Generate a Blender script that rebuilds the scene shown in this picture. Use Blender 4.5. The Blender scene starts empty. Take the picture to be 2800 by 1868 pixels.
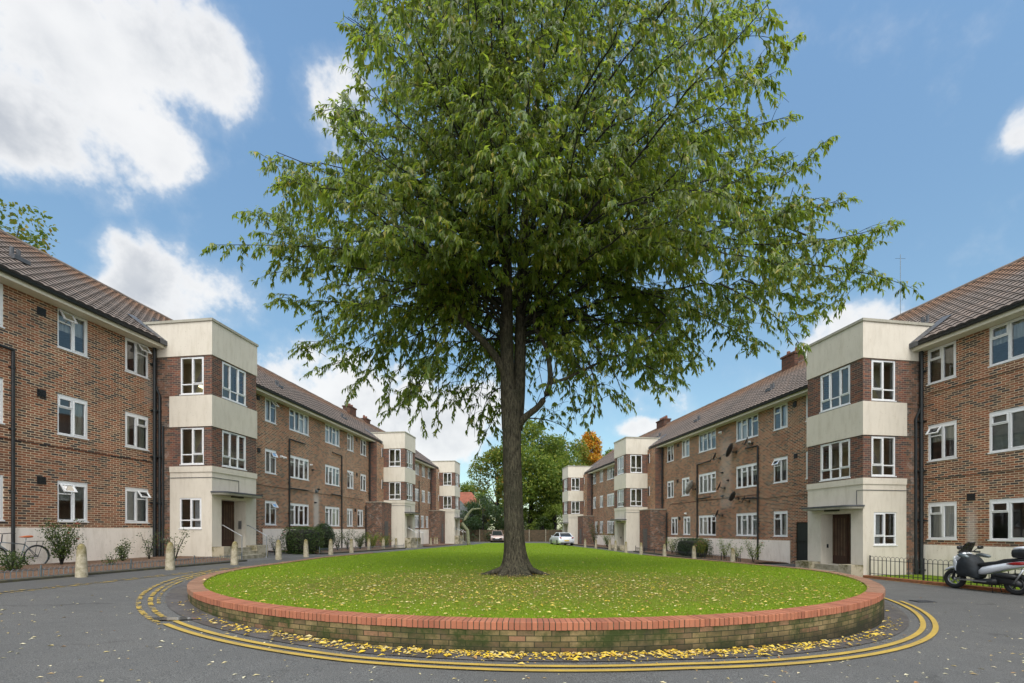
import bpy, math, random
import numpy as np
from mathutils import Vector, Matrix
random.seed(7); rng = np.random.default_rng(7)
R = math.radians
scene = bpy.context.scene
col = scene.collection

# ---------------------------------------------------------------- camera
CAMZ = 1.6
cam_d = bpy.data.cameras.new('camera'); cam = bpy.data.objects.new('camera', cam_d); col.objects.link(cam)
cam.location = (0, 0, CAMZ); cam.rotation_euler = (R(90), 0, 0)
cam_d.sensor_width = 36; cam_d.lens = 36*1250/2800
cam_d.shift_y = (1450-934)/2800; cam_d.shift_x = 0
cam_d.clip_start = .05; cam_d.clip_end = 3000
scene.camera = cam
scene.render.resolution_x = 1024; scene.render.resolution_y = 683

# ---------------------------------------------------------------- view / light
scene.view_settings.view_transform = 'Standard'; scene.view_settings.look = 'None'
scene.view_settings.gamma = 1; scene.view_settings.exposure = 1.34
SUN_EL, SUN_AZ = 54, 176      # azimuth measured from +Y clockwise: behind the camera, to the right
sd = bpy.data.lights.new('sun', 'SUN'); sd.energy = .95; sd.angle = R(40); sd.color = (1, .96, .9)
sun = bpy.data.objects.new('sun', sd); col.objects.link(sun)
dv = Vector((math.sin(R(SUN_AZ))*math.cos(R(SUN_EL)), math.cos(R(SUN_AZ))*math.cos(R(SUN_EL)), math.sin(R(SUN_EL))))
sun.rotation_euler = dv.to_track_quat('Z', 'Y').to_euler(); sun.location = dv*60

# ---------------------------------------------------------------- node helpers
class NT:
    def __init__(s, tree): s.t = tree; s.n = tree.nodes; s.l = tree.links
    def new(s, typ, **kw):
        n = s.n.new(typ)
        for k, v in kw.items(): setattr(n, k, v)
        return n
    def set(s, sock, v):
        if isinstance(v, bpy.types.NodeSocket): s.l.new(v, sock)
        elif v is not None: sock.default_value = v
    def m(s, op, a, b=None, c=None, clamp=False):
        n = s.new('ShaderNodeMath', operation=op, use_clamp=clamp); s.set(n.inputs[0], a)
        if b is not None: s.set(n.inputs[1], b)
        if c is not None: s.set(n.inputs[2], c)
        return n.outputs[0]
    def mix(s, f, a, b, blend='MIX'):
        n = s.new('ShaderNodeMix', data_type='RGBA', blend_type=blend); s.set(n.inputs[0], f)
        s.set(n.inputs[6], a if isinstance(a, bpy.types.NodeSocket) else (*a, 1) if len(a) == 3 else a)
        s.set(n.inputs[7], b if isinstance(b, bpy.types.NodeSocket) else (*b, 1) if len(b) == 3 else b)
        return n.outputs[2]
    def noise(s, vec, scale, detail=4, rough=.55, out=0):
        n = s.new('ShaderNodeTexNoise'); n.inputs['Scale'].default_value = scale
        n.inputs['Detail'].default_value = detail; n.inputs['Roughness'].default_value = rough
        if vec is not None: s.l.new(vec, n.inputs['Vector'])
        return n.outputs[out]
    def ramp(s, f, stops, interp='LINEAR'):
        n = s.new('ShaderNodeValToRGB'); cr = n.color_ramp; cr.interpolation = interp
        while len(cr.elements) < len(stops): cr.elements.new(.5)
        for e, (p, c) in zip(cr.elements, stops):
            e.position = p; e.color = (*c, 1) if len(c) == 3 else c
        s.set(n.inputs[0], f); return n.outputs[0]
    def mr(s, v, a, b, c=0, d=1, smooth=False):
        n = s.new('ShaderNodeMapRange', interpolation_type='SMOOTHSTEP' if smooth else 'LINEAR')
        s.set(n.inputs[0], v)
        for i, x in enumerate((a, b, c, d)): n.inputs[i+1].default_value = x
        return n.outputs[0]
def sr(r, g, b):
    f = lambda c: (c/255/12.92) if c <= 10 else ((c/255+.055)/1.055)**2.4
    return (f(r), f(g), f(b))

# ---------------------------------------------------------------- world: physical sky + clouds by direction
w = bpy.data.worlds.new('World'); scene.world = w; w.use_nodes = True
t = NT(w.node_tree); t.n.clear()
sky = t.new('ShaderNodeTexSky', sky_type='NISHITA'); sky.sun_disc = False
sky.sun_elevation = R(SUN_EL); sky.sun_rotation = R(SUN_AZ); sky.air_density = 1.0; sky.dust_density = 0.7; sky.ozone_density = 1.6
tc = t.new('ShaderNodeTexCoord'); sep = t.new('ShaderNodeSeparateXYZ'); t.l.new(tc.outputs['Generated'], sep.inputs[0])
X, Y, Z = sep.outputs
az = t.m('ARCTAN2', X, Y); el = t.m('ARCSINE', Z)
warp = t.noise(tc.outputs['Generated'], 4.5, 6, .6)
warp2 = t.noise(tc.outputs['Generated'], 13, 5, .6)
def px(u, v):                      # direction of a photograph pixel
    d = Vector(((u-1400)/1250, 1, (1450-v)/1250)).normalized()
    return math.atan2(d.x, d.y), math.asin(d.z)
D = 1.1915
blobs = [  # x, y, half-width, half-height (photograph measure), weight
 (150, 110, 330, 210, 1), (380, 110, 230, 160, 1), (60, 260, 300, 160, 1), (300, 310, 190, 110, 1), (520, 150, 90, 80, .8),
 (770, 250, 90, 130, 1), (745, 190, 60, 60, .9), (630, 285, 35, 40, .45),
 (350, 650, 140, 100, 1.05), (450, 690, 150, 90, 1.05), (290, 680, 90, 80, 1), (530, 700, 90, 80, .95),
 (660, 870, 170, 95, 1.1), (800, 920, 200, 110, 1.1), (960, 960, 190, 100, 1.15), (1060, 950, 130, 80, 1),
 (1980, 745, 120, 70, 1), (2060, 740, 70, 50, .8), (1870, 800, 90, 40, .7), (1468, 985, 48, 24, 1), (1560, 1000, 50, 20, .6),
 (2340, 305, 55, 60, .9), (2300, 330, 50, 40, .6)]
field = None
for (bx, by, rx, ry, wt) in blobs:
    a, e = px(bx*D, by*D); a1, _ = px((bx+rx)*D, by*D); a0, _ = px((bx-rx)*D, by*D); _, e1 = px(bx*D, (by-ry)*D); _, e0 = px(bx*D, (by+ry)*D)
    ra = abs(a1-a0)/2; re = abs(e1-e0)/2
    q1 = t.m('DIVIDE', t.m('SUBTRACT', az, a), ra); q2 = t.m('DIVIDE', t.m('SUBTRACT', el, e), re)
    dd = t.m('ADD', t.m('MULTIPLY', q1, q1), t.m('MULTIPLY', q2, q2))
    v = t.m('MULTIPLY', t.m('SUBTRACT', 1.0, t.m('MULTIPLY', dd, .5)), wt)
    field = v if field is None else t.m('MAXIMUM', field, v)
# cloud added out of view, behind and overhead, to raise the ambient light
bk = t.m('MAXIMUM', t.mr(Y, .32, -.1), t.mr(Z, .86, .95)); back = t.m('MULTIPLY', bk, t.mr(t.noise(tc.outputs['Generated'], 2.2, 5, .6), .32, .5))
field = t.m('MAXIMUM', field, back)
f2 = t.m('ADD', field, t.m('MULTIPLY', t.m('SUBTRACT', warp, .5), 2.0))
f2 = t.m('ADD', f2, t.m('MULTIPLY', t.m('SUBTRACT', warp2, .5), 1.5))
cov = t.mr(f2, .30, .82, 0, 1, True)
cov = t.m('MAXIMUM', cov, t.mr(f2, .02, 1.15, 0, .5, True)); dens = t.mr(f2, .55, 1.35, 0, 1, True)
ccol = t.mix(t.m('MULTIPLY', t.mr(t.noise(tc.outputs['Generated'], 5, 4), .35, .7), dens), (.95, .95, .95), (.53, .56, .61))
skyc = t.mix(1.0, sky.outputs[0], t.mix(t.mr(el, .05, .75), (.74, .78, .66), (1.22, 1.36, 1.26)), 'MULTIPLY')
bg1 = t.new('ShaderNodeBackground'); t.l.new(skyc, bg1.inputs[0]); bg1.inputs[1].default_value = .079
bg2 = t.new('ShaderNodeBackground'); t.l.new(ccol, bg2.inputs[0]); t.l.new(t.m('ADD', .405, t.m('MULTIPLY', t.m('MULTIPLY', bk, bk), .55)), bg2.inputs[1])  # added cloud behind and overhead is made brighter as fill light
mx = t.new('ShaderNodeMixShader'); t.l.new(t.m('MULTIPLY', cov, .93), mx.inputs[0]); t.l.new(bg1.outputs[0], mx.inputs[1]); t.l.new(bg2.outputs[0], mx.inputs[2])
out = t.new('ShaderNodeOutputWorld'); t.l.new(mx.outputs[0], out.inputs[0])

# ---------------------------------------------------------------- materials
M = {}
def mat(name):
    m = bpy.data.materials.new(name); m.use_nodes = True; nt = NT(m.node_tree); nt.n.clear()
    b = nt.new('ShaderNodeBsdfPrincipled'); o = nt.new('ShaderNodeOutputMaterial'); nt.l.new(b.outputs[0], o.inputs[0])
    M[name] = m; return m, nt, b, o
def bump(nt, b, h, strength=.3, dist=.02):
    n = nt.new('ShaderNodeBump'); n.inputs['Strength'].default_value = strength; n.inputs['Distance'].default_value = dist
    nt.set(n.inputs['Height'], h); nt.l.new(n.outputs[0], b.inputs['Normal'])
def objc(nt): return nt.new('ShaderNodeTexCoord').outputs['Object']
def plain(name, c, rough=.6, metal=0, var=.12, scale=6, bmp=0, c2=None, spec=.5):
    m, nt, b, o = mat(name); oc = objc(nt); n = nt.noise(oc, scale, 5)
    c2 = c2 or tuple(x*(1-var*2) for x in c)
    b.inputs['Base Color'].default_value = (*c, 1)
    nt.l.new(nt.mix(nt.mr(n, .35, .7), c, c2), b.inputs['Base Color'])
    b.inputs['Roughness'].default_value = rough; b.inputs['Metallic'].default_value = metal; b.inputs['Specular IOR Level'].default_value = spec
    if bmp: bump(nt, b, nt.noise(oc, scale*8, 4), bmp, .01)
    return m
def brick_mat(name, stops, mortar, bw=.225, bh=.075, joint=.011, grime=(.06, .05, .045), gr=.35, efl=0, moss=0):
    m, nt, b, o = mat(name); uv = nt.new('ShaderNodeTexCoord').outputs['UV']; s = nt.new('ShaderNodeSeparateXYZ'); nt.l.new(uv, s.inputs[0])
    u, v = s.outputs[0], s.outputs[1]
    row = nt.m('FLOOR', nt.m('DIVIDE', v, bh)); uo = nt.m('ADD', nt.m('DIVIDE', u, bw), nt.m('MULTIPLY', nt.m('FLOORED_MODULO', row, 2.0), .5))
    cl = nt.m('FLOOR', uo); fu = nt.m('MULTIPLY', nt.m('SUBTRACT', uo, cl), bw); fv = nt.m('MULTIPLY', nt.m('FRACT', nt.m('DIVIDE', v, bh)), bh)
    e = nt.m('MINIMUM', fu, fv)
    mask = nt.mr(e, joint*.7, joint*1.3)
    cb = nt.new('ShaderNodeCombineXYZ'); nt.l.new(cl, cb.inputs[0]); nt.l.new(row, cb.inputs[1])
    wn = nt.new('ShaderNodeTexWhiteNoise', noise_dimensions='2D'); nt.l.new(cb.outputs[0], wn.inputs['Vector'])
    rc = nt.ramp(wn.outputs['Value'], stops, 'CONSTANT')
    oc = objc(nt); big = nt.noise(oc, .55, 5, .6); fine = nt.noise(oc, 40, 3)
    rc = nt.mix(nt.m('MULTIPLY', nt.mr(fine, .3, .75), .25), rc, (.05, .035, .03))
    mort = nt.mix(nt.mr(big, .4, .7), mortar, tuple(x*.55 for x in mortar))
    c = nt.mix(mask, mort, rc)
    c = nt.mix(nt.m('MULTIPLY', nt.mr(nt.noise(oc, 1.3, 6, .65), .48, .72), gr), c, grime)
    if name == 'brick':
        so = nt.new('ShaderNodeSeparateXYZ'); nt.l.new(oc, so.inputs[0]); nz = nt.noise(oc, 4, 6, .7)
        for (y0, hw, z0, z1, am) in ((11.7, .42, .1, 3.9, .75), (1.62, .2, .9, 2.75, .6), (-11.9, .8, 3, 8, .28), (-.25, .3, 6, 8.3, .2)):
            ma = nt.m('MULTIPLY', nt.mr(nt.m('ADD', nt.m('ABSOLUTE', nt.m('SUBTRACT', so.outputs[1], y0)), nt.m('MULTIPLY', nz, hw)), hw*1.5, hw*.9), nt.m('MULTIPLY', nt.mr(so.outputs[2], z0, z0+.3), nt.mr(so.outputs[2], z1, z1-.8)))
            c = nt.mix(nt.m('MULTIPLY', ma, am), c, (.50, .47, .43))
    if efl: c = nt.mix(nt.m('MULTIPLY', nt.mr(nt.noise(oc, 3.5, 7, .7), .53, .68), efl), c, (.42, .39, .36))
    if moss:
        c = nt.mix(nt.m('MULTIPLY', nt.mr(nt.noise(oc, 2.2, 6, .7), .42, .62), moss), c, (.030, .045, .010))
        c = nt.mix(nt.m('MULTIPLY', nt.mr(nt.m('ADD', v, nt.m('MULTIPLY', nt.noise(oc, 5, 5), .25)), .30, .10), .8), c, (.018, .018, .012))
    nt.l.new(c, b.inputs['Base Color']); b.inputs['Roughness'].default_value = .88; b.inputs['Specular IOR Level'].default_value = .25
    bump(nt, b, nt.m('ADD', mask, nt.m('MULTIPLY', fine, .35)), .55, .008)
    return m
brick_mat('brick', [(0, sr(152, 98, 72)), (.22, sr(128, 88, 68)), (.42, sr(84, 74, 68)), (.56, sr(156, 102, 76)), (.70, sr(144, 110, 86)), (.82, sr(114, 78, 62)), (.92, sr(72, 64, 63))], sr(224, 202, 172), joint=.0155, gr=.22)
brick_mat('brick_dark', [(0, sr(122, 80, 68)), (.25, sr(96, 74, 68)), (.5, sr(78, 68, 66)), (.72, sr(134, 86, 68)), (.88, sr(104, 70, 62))], sr(156, 140, 122), joint=.013, gr=.35)
brick_mat('brick_stained', [(0, sr(124, 88, 72)), (.25, sr(98, 80, 70)), (.5, sr(80, 72, 66)), (.75, sr(134, 96, 76))], sr(158, 142, 124), gr=.4, efl=.5)
brick_mat('brick_wall', [(0, sr(134, 116, 80)), (.3, sr(112, 94, 68)), (.5, sr(140, 122, 86)), (.7, sr(110, 96, 64)), (.88, sr(140, 106, 80))], sr(56, 56, 38), joint=.012, grime=(.025, .028, .015), gr=.9, moss=.95)
brick_mat('brick_chimney', [(0, sr(92, 60, 48)), (.5, sr(70, 52, 44)), (.8, sr(104, 68, 52))], sr(96, 84, 70), gr=.6)
brick_mat('brick_far', [(0, sr(160, 92, 62)), (.4, sr(140, 80, 56)), (.7, sr(120, 72, 54))], sr(150, 120, 96))
def render_mat(name, c, dirt, amt=.4, courses=True):
    m, nt, b, o = mat(name); oc = objc(nt)
    mp = nt.new('ShaderNodeMapping'); mp.inputs['Scale'].default_value = (1, 1, .22); nt.l.new(oc, mp.inputs[0])
    st = nt.noise(mp.outputs[0], 5, 6, .7); bg = nt.noise(oc, .9, 5, .6); sp = nt.noise(oc, 16, 3, .6)
    cc = nt.mix(nt.m('MULTIPLY', nt.mr(st, .48, .75), amt), c, dirt)
    cc = nt.mix(nt.m('MULTIPLY', nt.mr(bg, .45, .75), amt*.8), cc, tuple(x*.75 for x in c))
    cc = nt.mix(nt.m('MULTIPLY', nt.mr(sp, .66, .74), .5), cc, tuple(x*.5 for x in dirt))
    uv = nt.new('ShaderNodeTexCoord').outputs['UV']; s = nt.new('ShaderNodeSeparateXYZ'); nt.l.new(uv, s.inputs[0])
    nt.l.new(cc, b.inputs['Base Color']); b.inputs['Roughness'].default_value = .8; b.inputs['Specular IOR Level'].default_value = .25
    h = nt.noise(oc, 25, 4)
    if courses:
        row = nt.m('FRACT', nt.m('DIVIDE', s.outputs[1], .22)); h = nt.m('ADD', h, nt.mr(row, 0, .05))
        bump(nt, b, h, .25, .008)
    else: bump(nt, b, h, .2, .006)
    return m
render_mat('plinth_paint', sr(238, 229, 218), sr(176, 160, 136), .45)
render_mat('tower_render', sr(212, 204, 190), sr(168, 156, 134), .42, False)
render_mat('coping_render', sr(168, 164, 150), sr(110, 106, 96), .6, False)
render_mat('soffit_paint', sr(212, 206, 190), sr(180, 172, 150), .3, False)
plain('white_upvc', (.78, .79, .80), .35, var=.03)
plain('black_iron', (.018, .020, .022), .5, var=.2)
plain('pipe_black', (.016, .020, .022), .45, var=.25)
plain('galvanised', (.20, .235, .25), .45, .7, .2)
plain('steel', (.45, .46, .47), .35, .8, .1)
plain('tile_end_shade', (.035, .030, .027), .9); plain('lead', (.10, .105, .115), .6, .1, .2)  # first one: tile ends, with the shade under each course painted in
plain('door_wood', (.055, .020, .012), .4, var=.3, scale=3)
plain('door_wood_light', (.12, .075, .045), .45, var=.3, scale=3)
plain('door_green', (.018, .024, .022), .5, var=.2)
plain('door_grey', (.085, .08, .078), .6, var=.2)
plain('concrete', sr(160, 154, 136), .9, var=.2, scale=5, bmp=.4, c2=sr(112, 106, 84))
plain('room', (.45, .43, .40), .9)
plain('stair_room', (.62, .57, .36), .8, var=.05)
plain('paper', (.75, .75, .72), .8, var=.02)
plain('chimney_pot', sr(112, 68, 50), .8)
plain('joint_dark', (.09, .075, .045), .95, var=.3, scale=20); plain('rubber', (.012, .012, .013), .75, var=.1)
plain('black_plastic', (.016, .017, .019), .42, var=.15)
plain('dark_cloth', (.020, .026, .032), .75, var=.3, scale=9, bmp=.3)
plain('silver_paint', (.72, .75, .80), .28, .15, .03)
plain('brown_paint', (.38, .29, .26), .3, .35, .05)
plain('chrome', (.62, .62, .62), .18, 1, .05)
plain('red_lens', (.30, .012, .012), .2, var=.1)
plain('yellow_plate', (.72, .50, .06), .5, var=.02)
plain('white_plate', (.75, .75, .75), .5, var=.02)
plain('tan_leather', sr(196, 104, 56), .5, var=.1)
plain('dish_dark', (.035, .036, .038), .55, var=.3)
plain('dish_light', (.42, .41, .38), .55, var=.3)
plain('wood_fence', sr(92, 76, 56), .9, var=.3, scale=3, c2=sr(60, 54, 40))
plain('slate', sr(82, 86, 84), .7, var=.2, scale=2)
plain('red_tile', sr(140, 82, 62), .85, var=.2, scale=2)
plain('yellow_panel', (.5, .33, .05), .6)
m, nt, b, o = mat('lamp_glow'); b.inputs['Emission Color'].default_value = (1, .85, .5, 1); b.inputs['Emission Strength'].default_value = 1.0
# thin curtain cloth
m, nt, b, o = mat('net_curtain'); oc = objc(nt)
mp = nt.new('ShaderNodeMapping'); mp.inputs['Scale'].default_value = (14, 14, .6); nt.l.new(oc, mp.inputs[0])
nt.l.new(nt.mix(nt.mr(nt.noise(mp.outputs[0], 1.5, 3), .35, .65), (.82, .82, .80), (.55, .55, .54)), b.inputs['Base Color']); b.inputs['Roughness'].default_value = .9
plain('blind_grey', (.50, .53, .55), .8, var=.1); plain('curtain_olive', (.22, .20, .12), .9, var=.2)
# glass
m, nt, b, o = mat('glass'); nt.n.remove(b)
tr = nt.new('ShaderNodeBsdfTransparent'); tr.inputs[0].default_value = (.88, .91, .91, 1)
gl = nt.new('ShaderNodeBsdfGlossy'); gl.inputs['Roughness'].default_value = .02
fr = nt.new('ShaderNodeFresnel'); fr.inputs[0].default_value = 1.6; mxs = nt.new('ShaderNodeMixShader')
nt.l.new(nt.m('ADD', nt.m('MULTIPLY', fr.outputs[0], 1.25), .07, clamp=True), mxs.inputs[0]); nt.l.new(tr.outputs[0], mxs.inputs[1]); nt.l.new(gl.outputs[0], mxs.inputs[2]); nt.l.new(mxs.outputs[0], o.inputs[0])
m, nt, b, o = mat('car_glass'); b.inputs['Base Color'].default_value = (.02, .025, .03, 1); b.inputs['Roughness'].default_value = .05; b.inputs['Specular IOR Level'].default_value = .9
# roof tiles (mortar-free interlocking tiles, lichen towards the ridge)
m, nt, b, o = mat('roof_tile'); oc = objc(nt); uv = nt.new('ShaderNodeTexCoord').outputs['UV']; s = nt.new('ShaderNodeSeparateXYZ'); nt.l.new(uv, s.inputs[0])
cb = nt.new('ShaderNodeCombineXYZ'); nt.l.new(nt.m('FLOOR', s.outputs[0]), cb.inputs[0]); nt.l.new(nt.m('FLOOR', s.outputs[1]), cb.inputs[1])
wn = nt.new('ShaderNodeTexWhiteNoise', noise_dimensions='2D'); nt.l.new(cb.outputs[0], wn.inputs['Vector'])
c = nt.mix(wn.outputs['Value'], sr(110, 99, 91), sr(126, 110, 99))
c = nt.mix(nt.mr(nt.noise(oc, .5, 5), .4, .7), c, sr(100, 90, 82))
lich = nt.mr(nt.m('ADD', s.outputs[1], nt.m('MULTIPLY', nt.noise(oc, .8, 6, .7), 9)), 15.5, 21)
c = nt.mix(nt.m('MULTIPLY', lich, .75), c, sr(132, 92, 58))
nt.l.new(c, b.inputs['Base Color']); b.inputs['Roughness'].default_value = .8; bump(nt, b, nt.noise(oc, 30, 4), .3, .01)
# asphalt
m, nt, b, o = mat('asphalt'); oc = objc(nt)
sp = nt.noise(oc, 95, 2, .6); bg = nt.noise(oc, .35, 6, .6); md = nt.noise(oc, 6, 5, .6)
c = nt.mix(nt.mr(sp, .38, .66), (.040, .040, .039), (.215, .216, .208))
c = nt.mix(nt.m('MULTIPLY', nt.mr(bg, .4, .65), .55), c, (.078, .079, .078))
c = nt.mix(nt.m('MULTIPLY', nt.mr(md, .5, .8), .35), c, (.13, .13, .123))
vo = nt.new('ShaderNodeTexVoronoi', feature='DISTANCE_TO_EDGE'); vo.inputs['Scale'].default_value = .28
wv = nt.new('ShaderNodeVectorMath', operation='ADD'); nt.l.new(oc, wv.inputs[0]); nn_ = nt.new('ShaderNodeTexNoise'); nn_.inputs['Scale'].default_value = 1.3; nn_.inputs['Detail'].default_value = 6; nt.l.new(oc, nn_.inputs['Vector']); nt.l.new(nn_.outputs[1], wv.inputs[1]); nt.l.new(wv.outputs[0], vo.inputs['Vector'])
crk = nt.m('MULTIPLY', nt.mr(vo.outputs['Distance'], .012, .004), nt.mr(nt.noise(oc, .8, 3), .50, .58))
c = nt.mix(nt.m('MULTIPLY', crk, .6), c, (.035, .035, .033)); c = nt.mix(nt.m('MULTIPLY', nt.mr(nt.noise(oc, 1.7, 6, .7), .60, .72), .35), c, (.06, .058, .05))
nt.l.new(c, b.inputs['Base Color']); nt.l.new(nt.mr(bg, .35, .65, .50, .75), b.inputs['Roughness']); b.inputs['Specular IOR Level'].default_value = .35; bump(nt, b, sp, .5, .008)
m, nt, b, o = mat('asphalt_smooth'); oc = objc(nt); sp = nt.noise(oc, 140, 2, .6); bg = nt.noise(oc, 1.2, 6, .65)
c = nt.mix(nt.mr(sp, .3, .7), (.050, .046, .045), (.098, .092, .090)); c = nt.mix(nt.m('MULTIPLY', nt.mr(bg, .5, .75), .5), c, (.17, .155, .145))
nt.l.new(c, b.inputs['Base Color']); nt.l.new(nt.mr(bg, .4, .6, .35, .75), b.inputs['Roughness']); bump(nt, b, sp, .3, .004)
m, nt, b, o = mat('path_asphalt'); oc = objc(nt); sp = nt.noise(oc, 90, 2, .6); bg = nt.noise(oc, .9, 6, .65)
c = nt.mix(nt.mr(sp, .35, .7), (.045, .045, .044), (.13, .13, .125)); c = nt.mix(nt.m('MULTIPLY', nt.mr(bg, .52, .75), .7), c, (.095, .085, .05))
nt.l.new(c, b.inputs['Base Color']); b.inputs['Roughness'].default_value = .75; bump(nt, b, sp, .3, .005)
def paint_mat(name, wear):
    m, nt, b, o = mat(name); oc = objc(nt); n = nt.noise(oc, 7, 8, .75); g = nt.noise(oc, 90, 2)
    c = nt.mix(nt.mr(nt.noise(oc, 3, 5), .35, .7), (.48, .33, .055), (.36, .25, .06)); c = nt.mix(nt.m('MULTIPLY', nt.mr(g, .5, .8), .5), c, (.2, .15, .06))
    nt.l.new(c, b.inputs['Base Color']); b.inputs['Roughness'].default_value = .7
    tr = nt.new('ShaderNodeBsdfTransparent'); ms = nt.new('ShaderNodeMixShader')
    nt.l.new(nt.mr(n, wear-.03, wear+.03), ms.inputs[0]); nt.l.new(b.outputs[0], ms.inputs[1]); nt.l.new(tr.outputs[0], ms.inputs[2]); nt.l.new(ms.outputs[0], o.inputs[0])
paint_mat('yellow_paint', .655); paint_mat('yellow_worn', .50); paint_mat('yellow_faint', .46)
m, nt, b, o = mat('water'); b.inputs['Base Color'].default_value = (.10, .10, .095, 1); b.inputs['Roughness'].default_value = .06
# grass ground, blades, soil
m, nt, b, o = mat('turf'); oc = objc(nt); n1 = nt.noise(oc, 1.1, 6, .65); n2 = nt.noise(oc, 26, 4, .7)
c = nt.mix(nt.mr(n2, .35, .7), (.105, .175, .005), (.20, .30, .009)); c = nt.mix(nt.m('MULTIPLY', nt.mr(n1, .45, .7), .45), c, (.14, .19, .018))
s = nt.new('ShaderNodeSeparateXYZ'); nt.l.new(oc, s.inputs[0])
dd = nt.m('ADD', nt.m('POWER', nt.m('DIVIDE', nt.m('SUBTRACT', s.outputs[0], .3), 7.0), 2.0), nt.m('POWER', nt.m('DIVIDE', nt.m('SUBTRACT', s.outputs[1], 10.6), 3.6), 2.0))
brn = nt.m('MULTIPLY', nt.mr(nt.m('ADD', dd, nt.m('MULTIPLY', nt.m('SUBTRACT', n1, .5), 1.6)), 1.1, .3), nt.mr(nt.noise(oc, 9, 5, .7), .40, .60))
c = nt.mix(nt.m('MULTIPLY', brn, .8), c, (.18, .135, .05))
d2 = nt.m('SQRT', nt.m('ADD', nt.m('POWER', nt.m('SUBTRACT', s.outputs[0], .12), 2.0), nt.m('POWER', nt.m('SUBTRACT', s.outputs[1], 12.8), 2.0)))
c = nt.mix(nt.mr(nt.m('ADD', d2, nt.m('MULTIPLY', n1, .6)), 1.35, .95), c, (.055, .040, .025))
nt.l.new(c, b.inputs['Base Color']); b.inputs['Roughness'].default_value = .9; b.inputs['Specular IOR Level'].default_value = .2; bump(nt, b, n2, .9, .04)
def leaf_mat(name, stops, trans=.35, rough=.42, spec=.5, tint=(.25, .40, .04)):
    m, nt, b, o = mat(name); g = nt.new('ShaderNodeNewGeometry')
    c = nt.ramp(g.outputs['Random Per Island'], stops); oc = objc(nt)
    c = nt.mix(nt.m('MULTIPLY', nt.mr(nt.noise(oc, .9, 3), .45, .7), .18), c, stops[-1][1])
    nt.l.new(c, b.inputs['Base Color']); b.inputs['Roughness'].default_value = rough; b.inputs['Specular IOR Level'].default_value = spec
    tl = nt.new('ShaderNodeBsdfTranslucent'); nt.l.new(nt.mix(.5, c, tint), tl.inputs[0])
    ms = nt.new('ShaderNodeMixShader'); ms.inputs[0].default_value = trans; nt.l.new(b.outputs[0], ms.inputs[1]); nt.l.new(tl.outputs[0], ms.inputs[2]); nt.l.new(ms.outputs[0], o.inputs[0])
leaf_mat('cherry_leaf', [(0, (.040, .080, .016)), (.35, (.080, .145, .022)), (.7, (.15, .22, .030)), (.9, (.25, .28, .04)), (1, (.38, .28, .04))], .50, .34, .6, (.50, .66, .06))
leaf_mat('grass_blade', [(0, (.115, .20, .006)), (.6, (.225, .345, .009)), (1, (.33, .40, .02))], .3, .6, .3)
nt = NT(M['grass_blade'].node_tree); b = [n_ for n_ in nt.n if n_.type == 'BSDF_PRINCIPLED'][0]; src = b.inputs['Base Color'].links[0].from_socket; oc = objc(nt); s = nt.new('ShaderNodeSeparateXYZ'); nt.l.new(oc, s.inputs[0])
dd = nt.m('ADD', nt.m('POWER', nt.m('DIVIDE', nt.m('SUBTRACT', s.outputs[0], .3), 7.0), 2.0), nt.m('POWER', nt.m('DIVIDE', nt.m('SUBTRACT', s.outputs[1], 10.4), 3.6), 2.0))
brn = nt.m('MULTIPLY', nt.mr(nt.m('ADD', dd, nt.m('MULTIPLY', nt.m('SUBTRACT', nt.noise(oc, 1.1, 6, .65), .5), 1.6)), 1.3, .2), nt.mr(nt.noise(oc, 4, 6, .7), .36, .60))
nt.l.new(nt.mix(nt.m('MULTIPLY', brn, .85), src, (.17, .13, .045)), b.inputs['Base Color'])
leaf_mat('oak_leaf', [(0, (.045, .090, .016)), (.5, (.12, .18, .028)), (1, (.27, .28, .04))], .4, .5, .3)
leaf_mat('maple_leaf', [(0, (.06, .11, .02)), (.6, (.14, .19, .025)), (.9, (.26, .22, .03)), (1, (.38, .16, .03))], .3, .5, .3)
leaf_mat('orange_leaf', [(0, (.42, .13, .012)), (.35, (.58, .24, .02)), (.65, (.58, .36, .03)), (1, (.24, .25, .03))], .3, .5, .3, (.8, .3, .02))
leaf_mat('dark_leaf', [(0, (.010, .026, .010)), (.6, (.022, .050, .018)), (1, (.045, .080, .030))], .2, .4, .4)
leaf_mat('light_leaf', [(0, (.09, .14, .02)), (.6, (.16, .22, .03)), (1, (.26, .30, .05))], .35, .5, .3)
leaf_mat('hedge_leaf', [(0, (.020, .045, .010)), (.6, (.045, .085, .016)), (1, (.09, .12, .025))], .2, .45, .4)
leaf_mat('rose_leaf', [(0, (.018, .040, .012)), (.6, (.040, .075, .018)), (1, (.12, .14, .03))], .25, .45, .4)
leaf_mat('fallen', [(0, (.74, .52, .05)), (.25, (.62, .48, .14)), (.45, (.74, .66, .38)), (.6, (.70, .52, .10)), (.8, (.42, .26, .09)), (1, (.22, .11, .05))], .1, .6, .3, (.6, .4, .1))
leaf_mat('fallen_yellow', [(0, (.74, .50, .03)), (.6, (.70, .52, .10)), (.9, (.60, .50, .25)), (1, (.40, .18, .04))], .1, .6, .3, (.6, .4, .1))
leaf_mat('fallen_pale', [(0, (.72, .66, .40)), (.4, (.66, .62, .46)), (.7, (.60, .50, .22)), (.92, (.40, .28, .14)), (1, (.5, .22, .06))], .1, .6, .3, (.6, .5, .2)); leaf_mat('petal', [(0, (.5, .05, .08)), (1, (.6, .3, .2))], .2)
plain('blossom_pink', (.62, .22, .18), .7)
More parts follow.
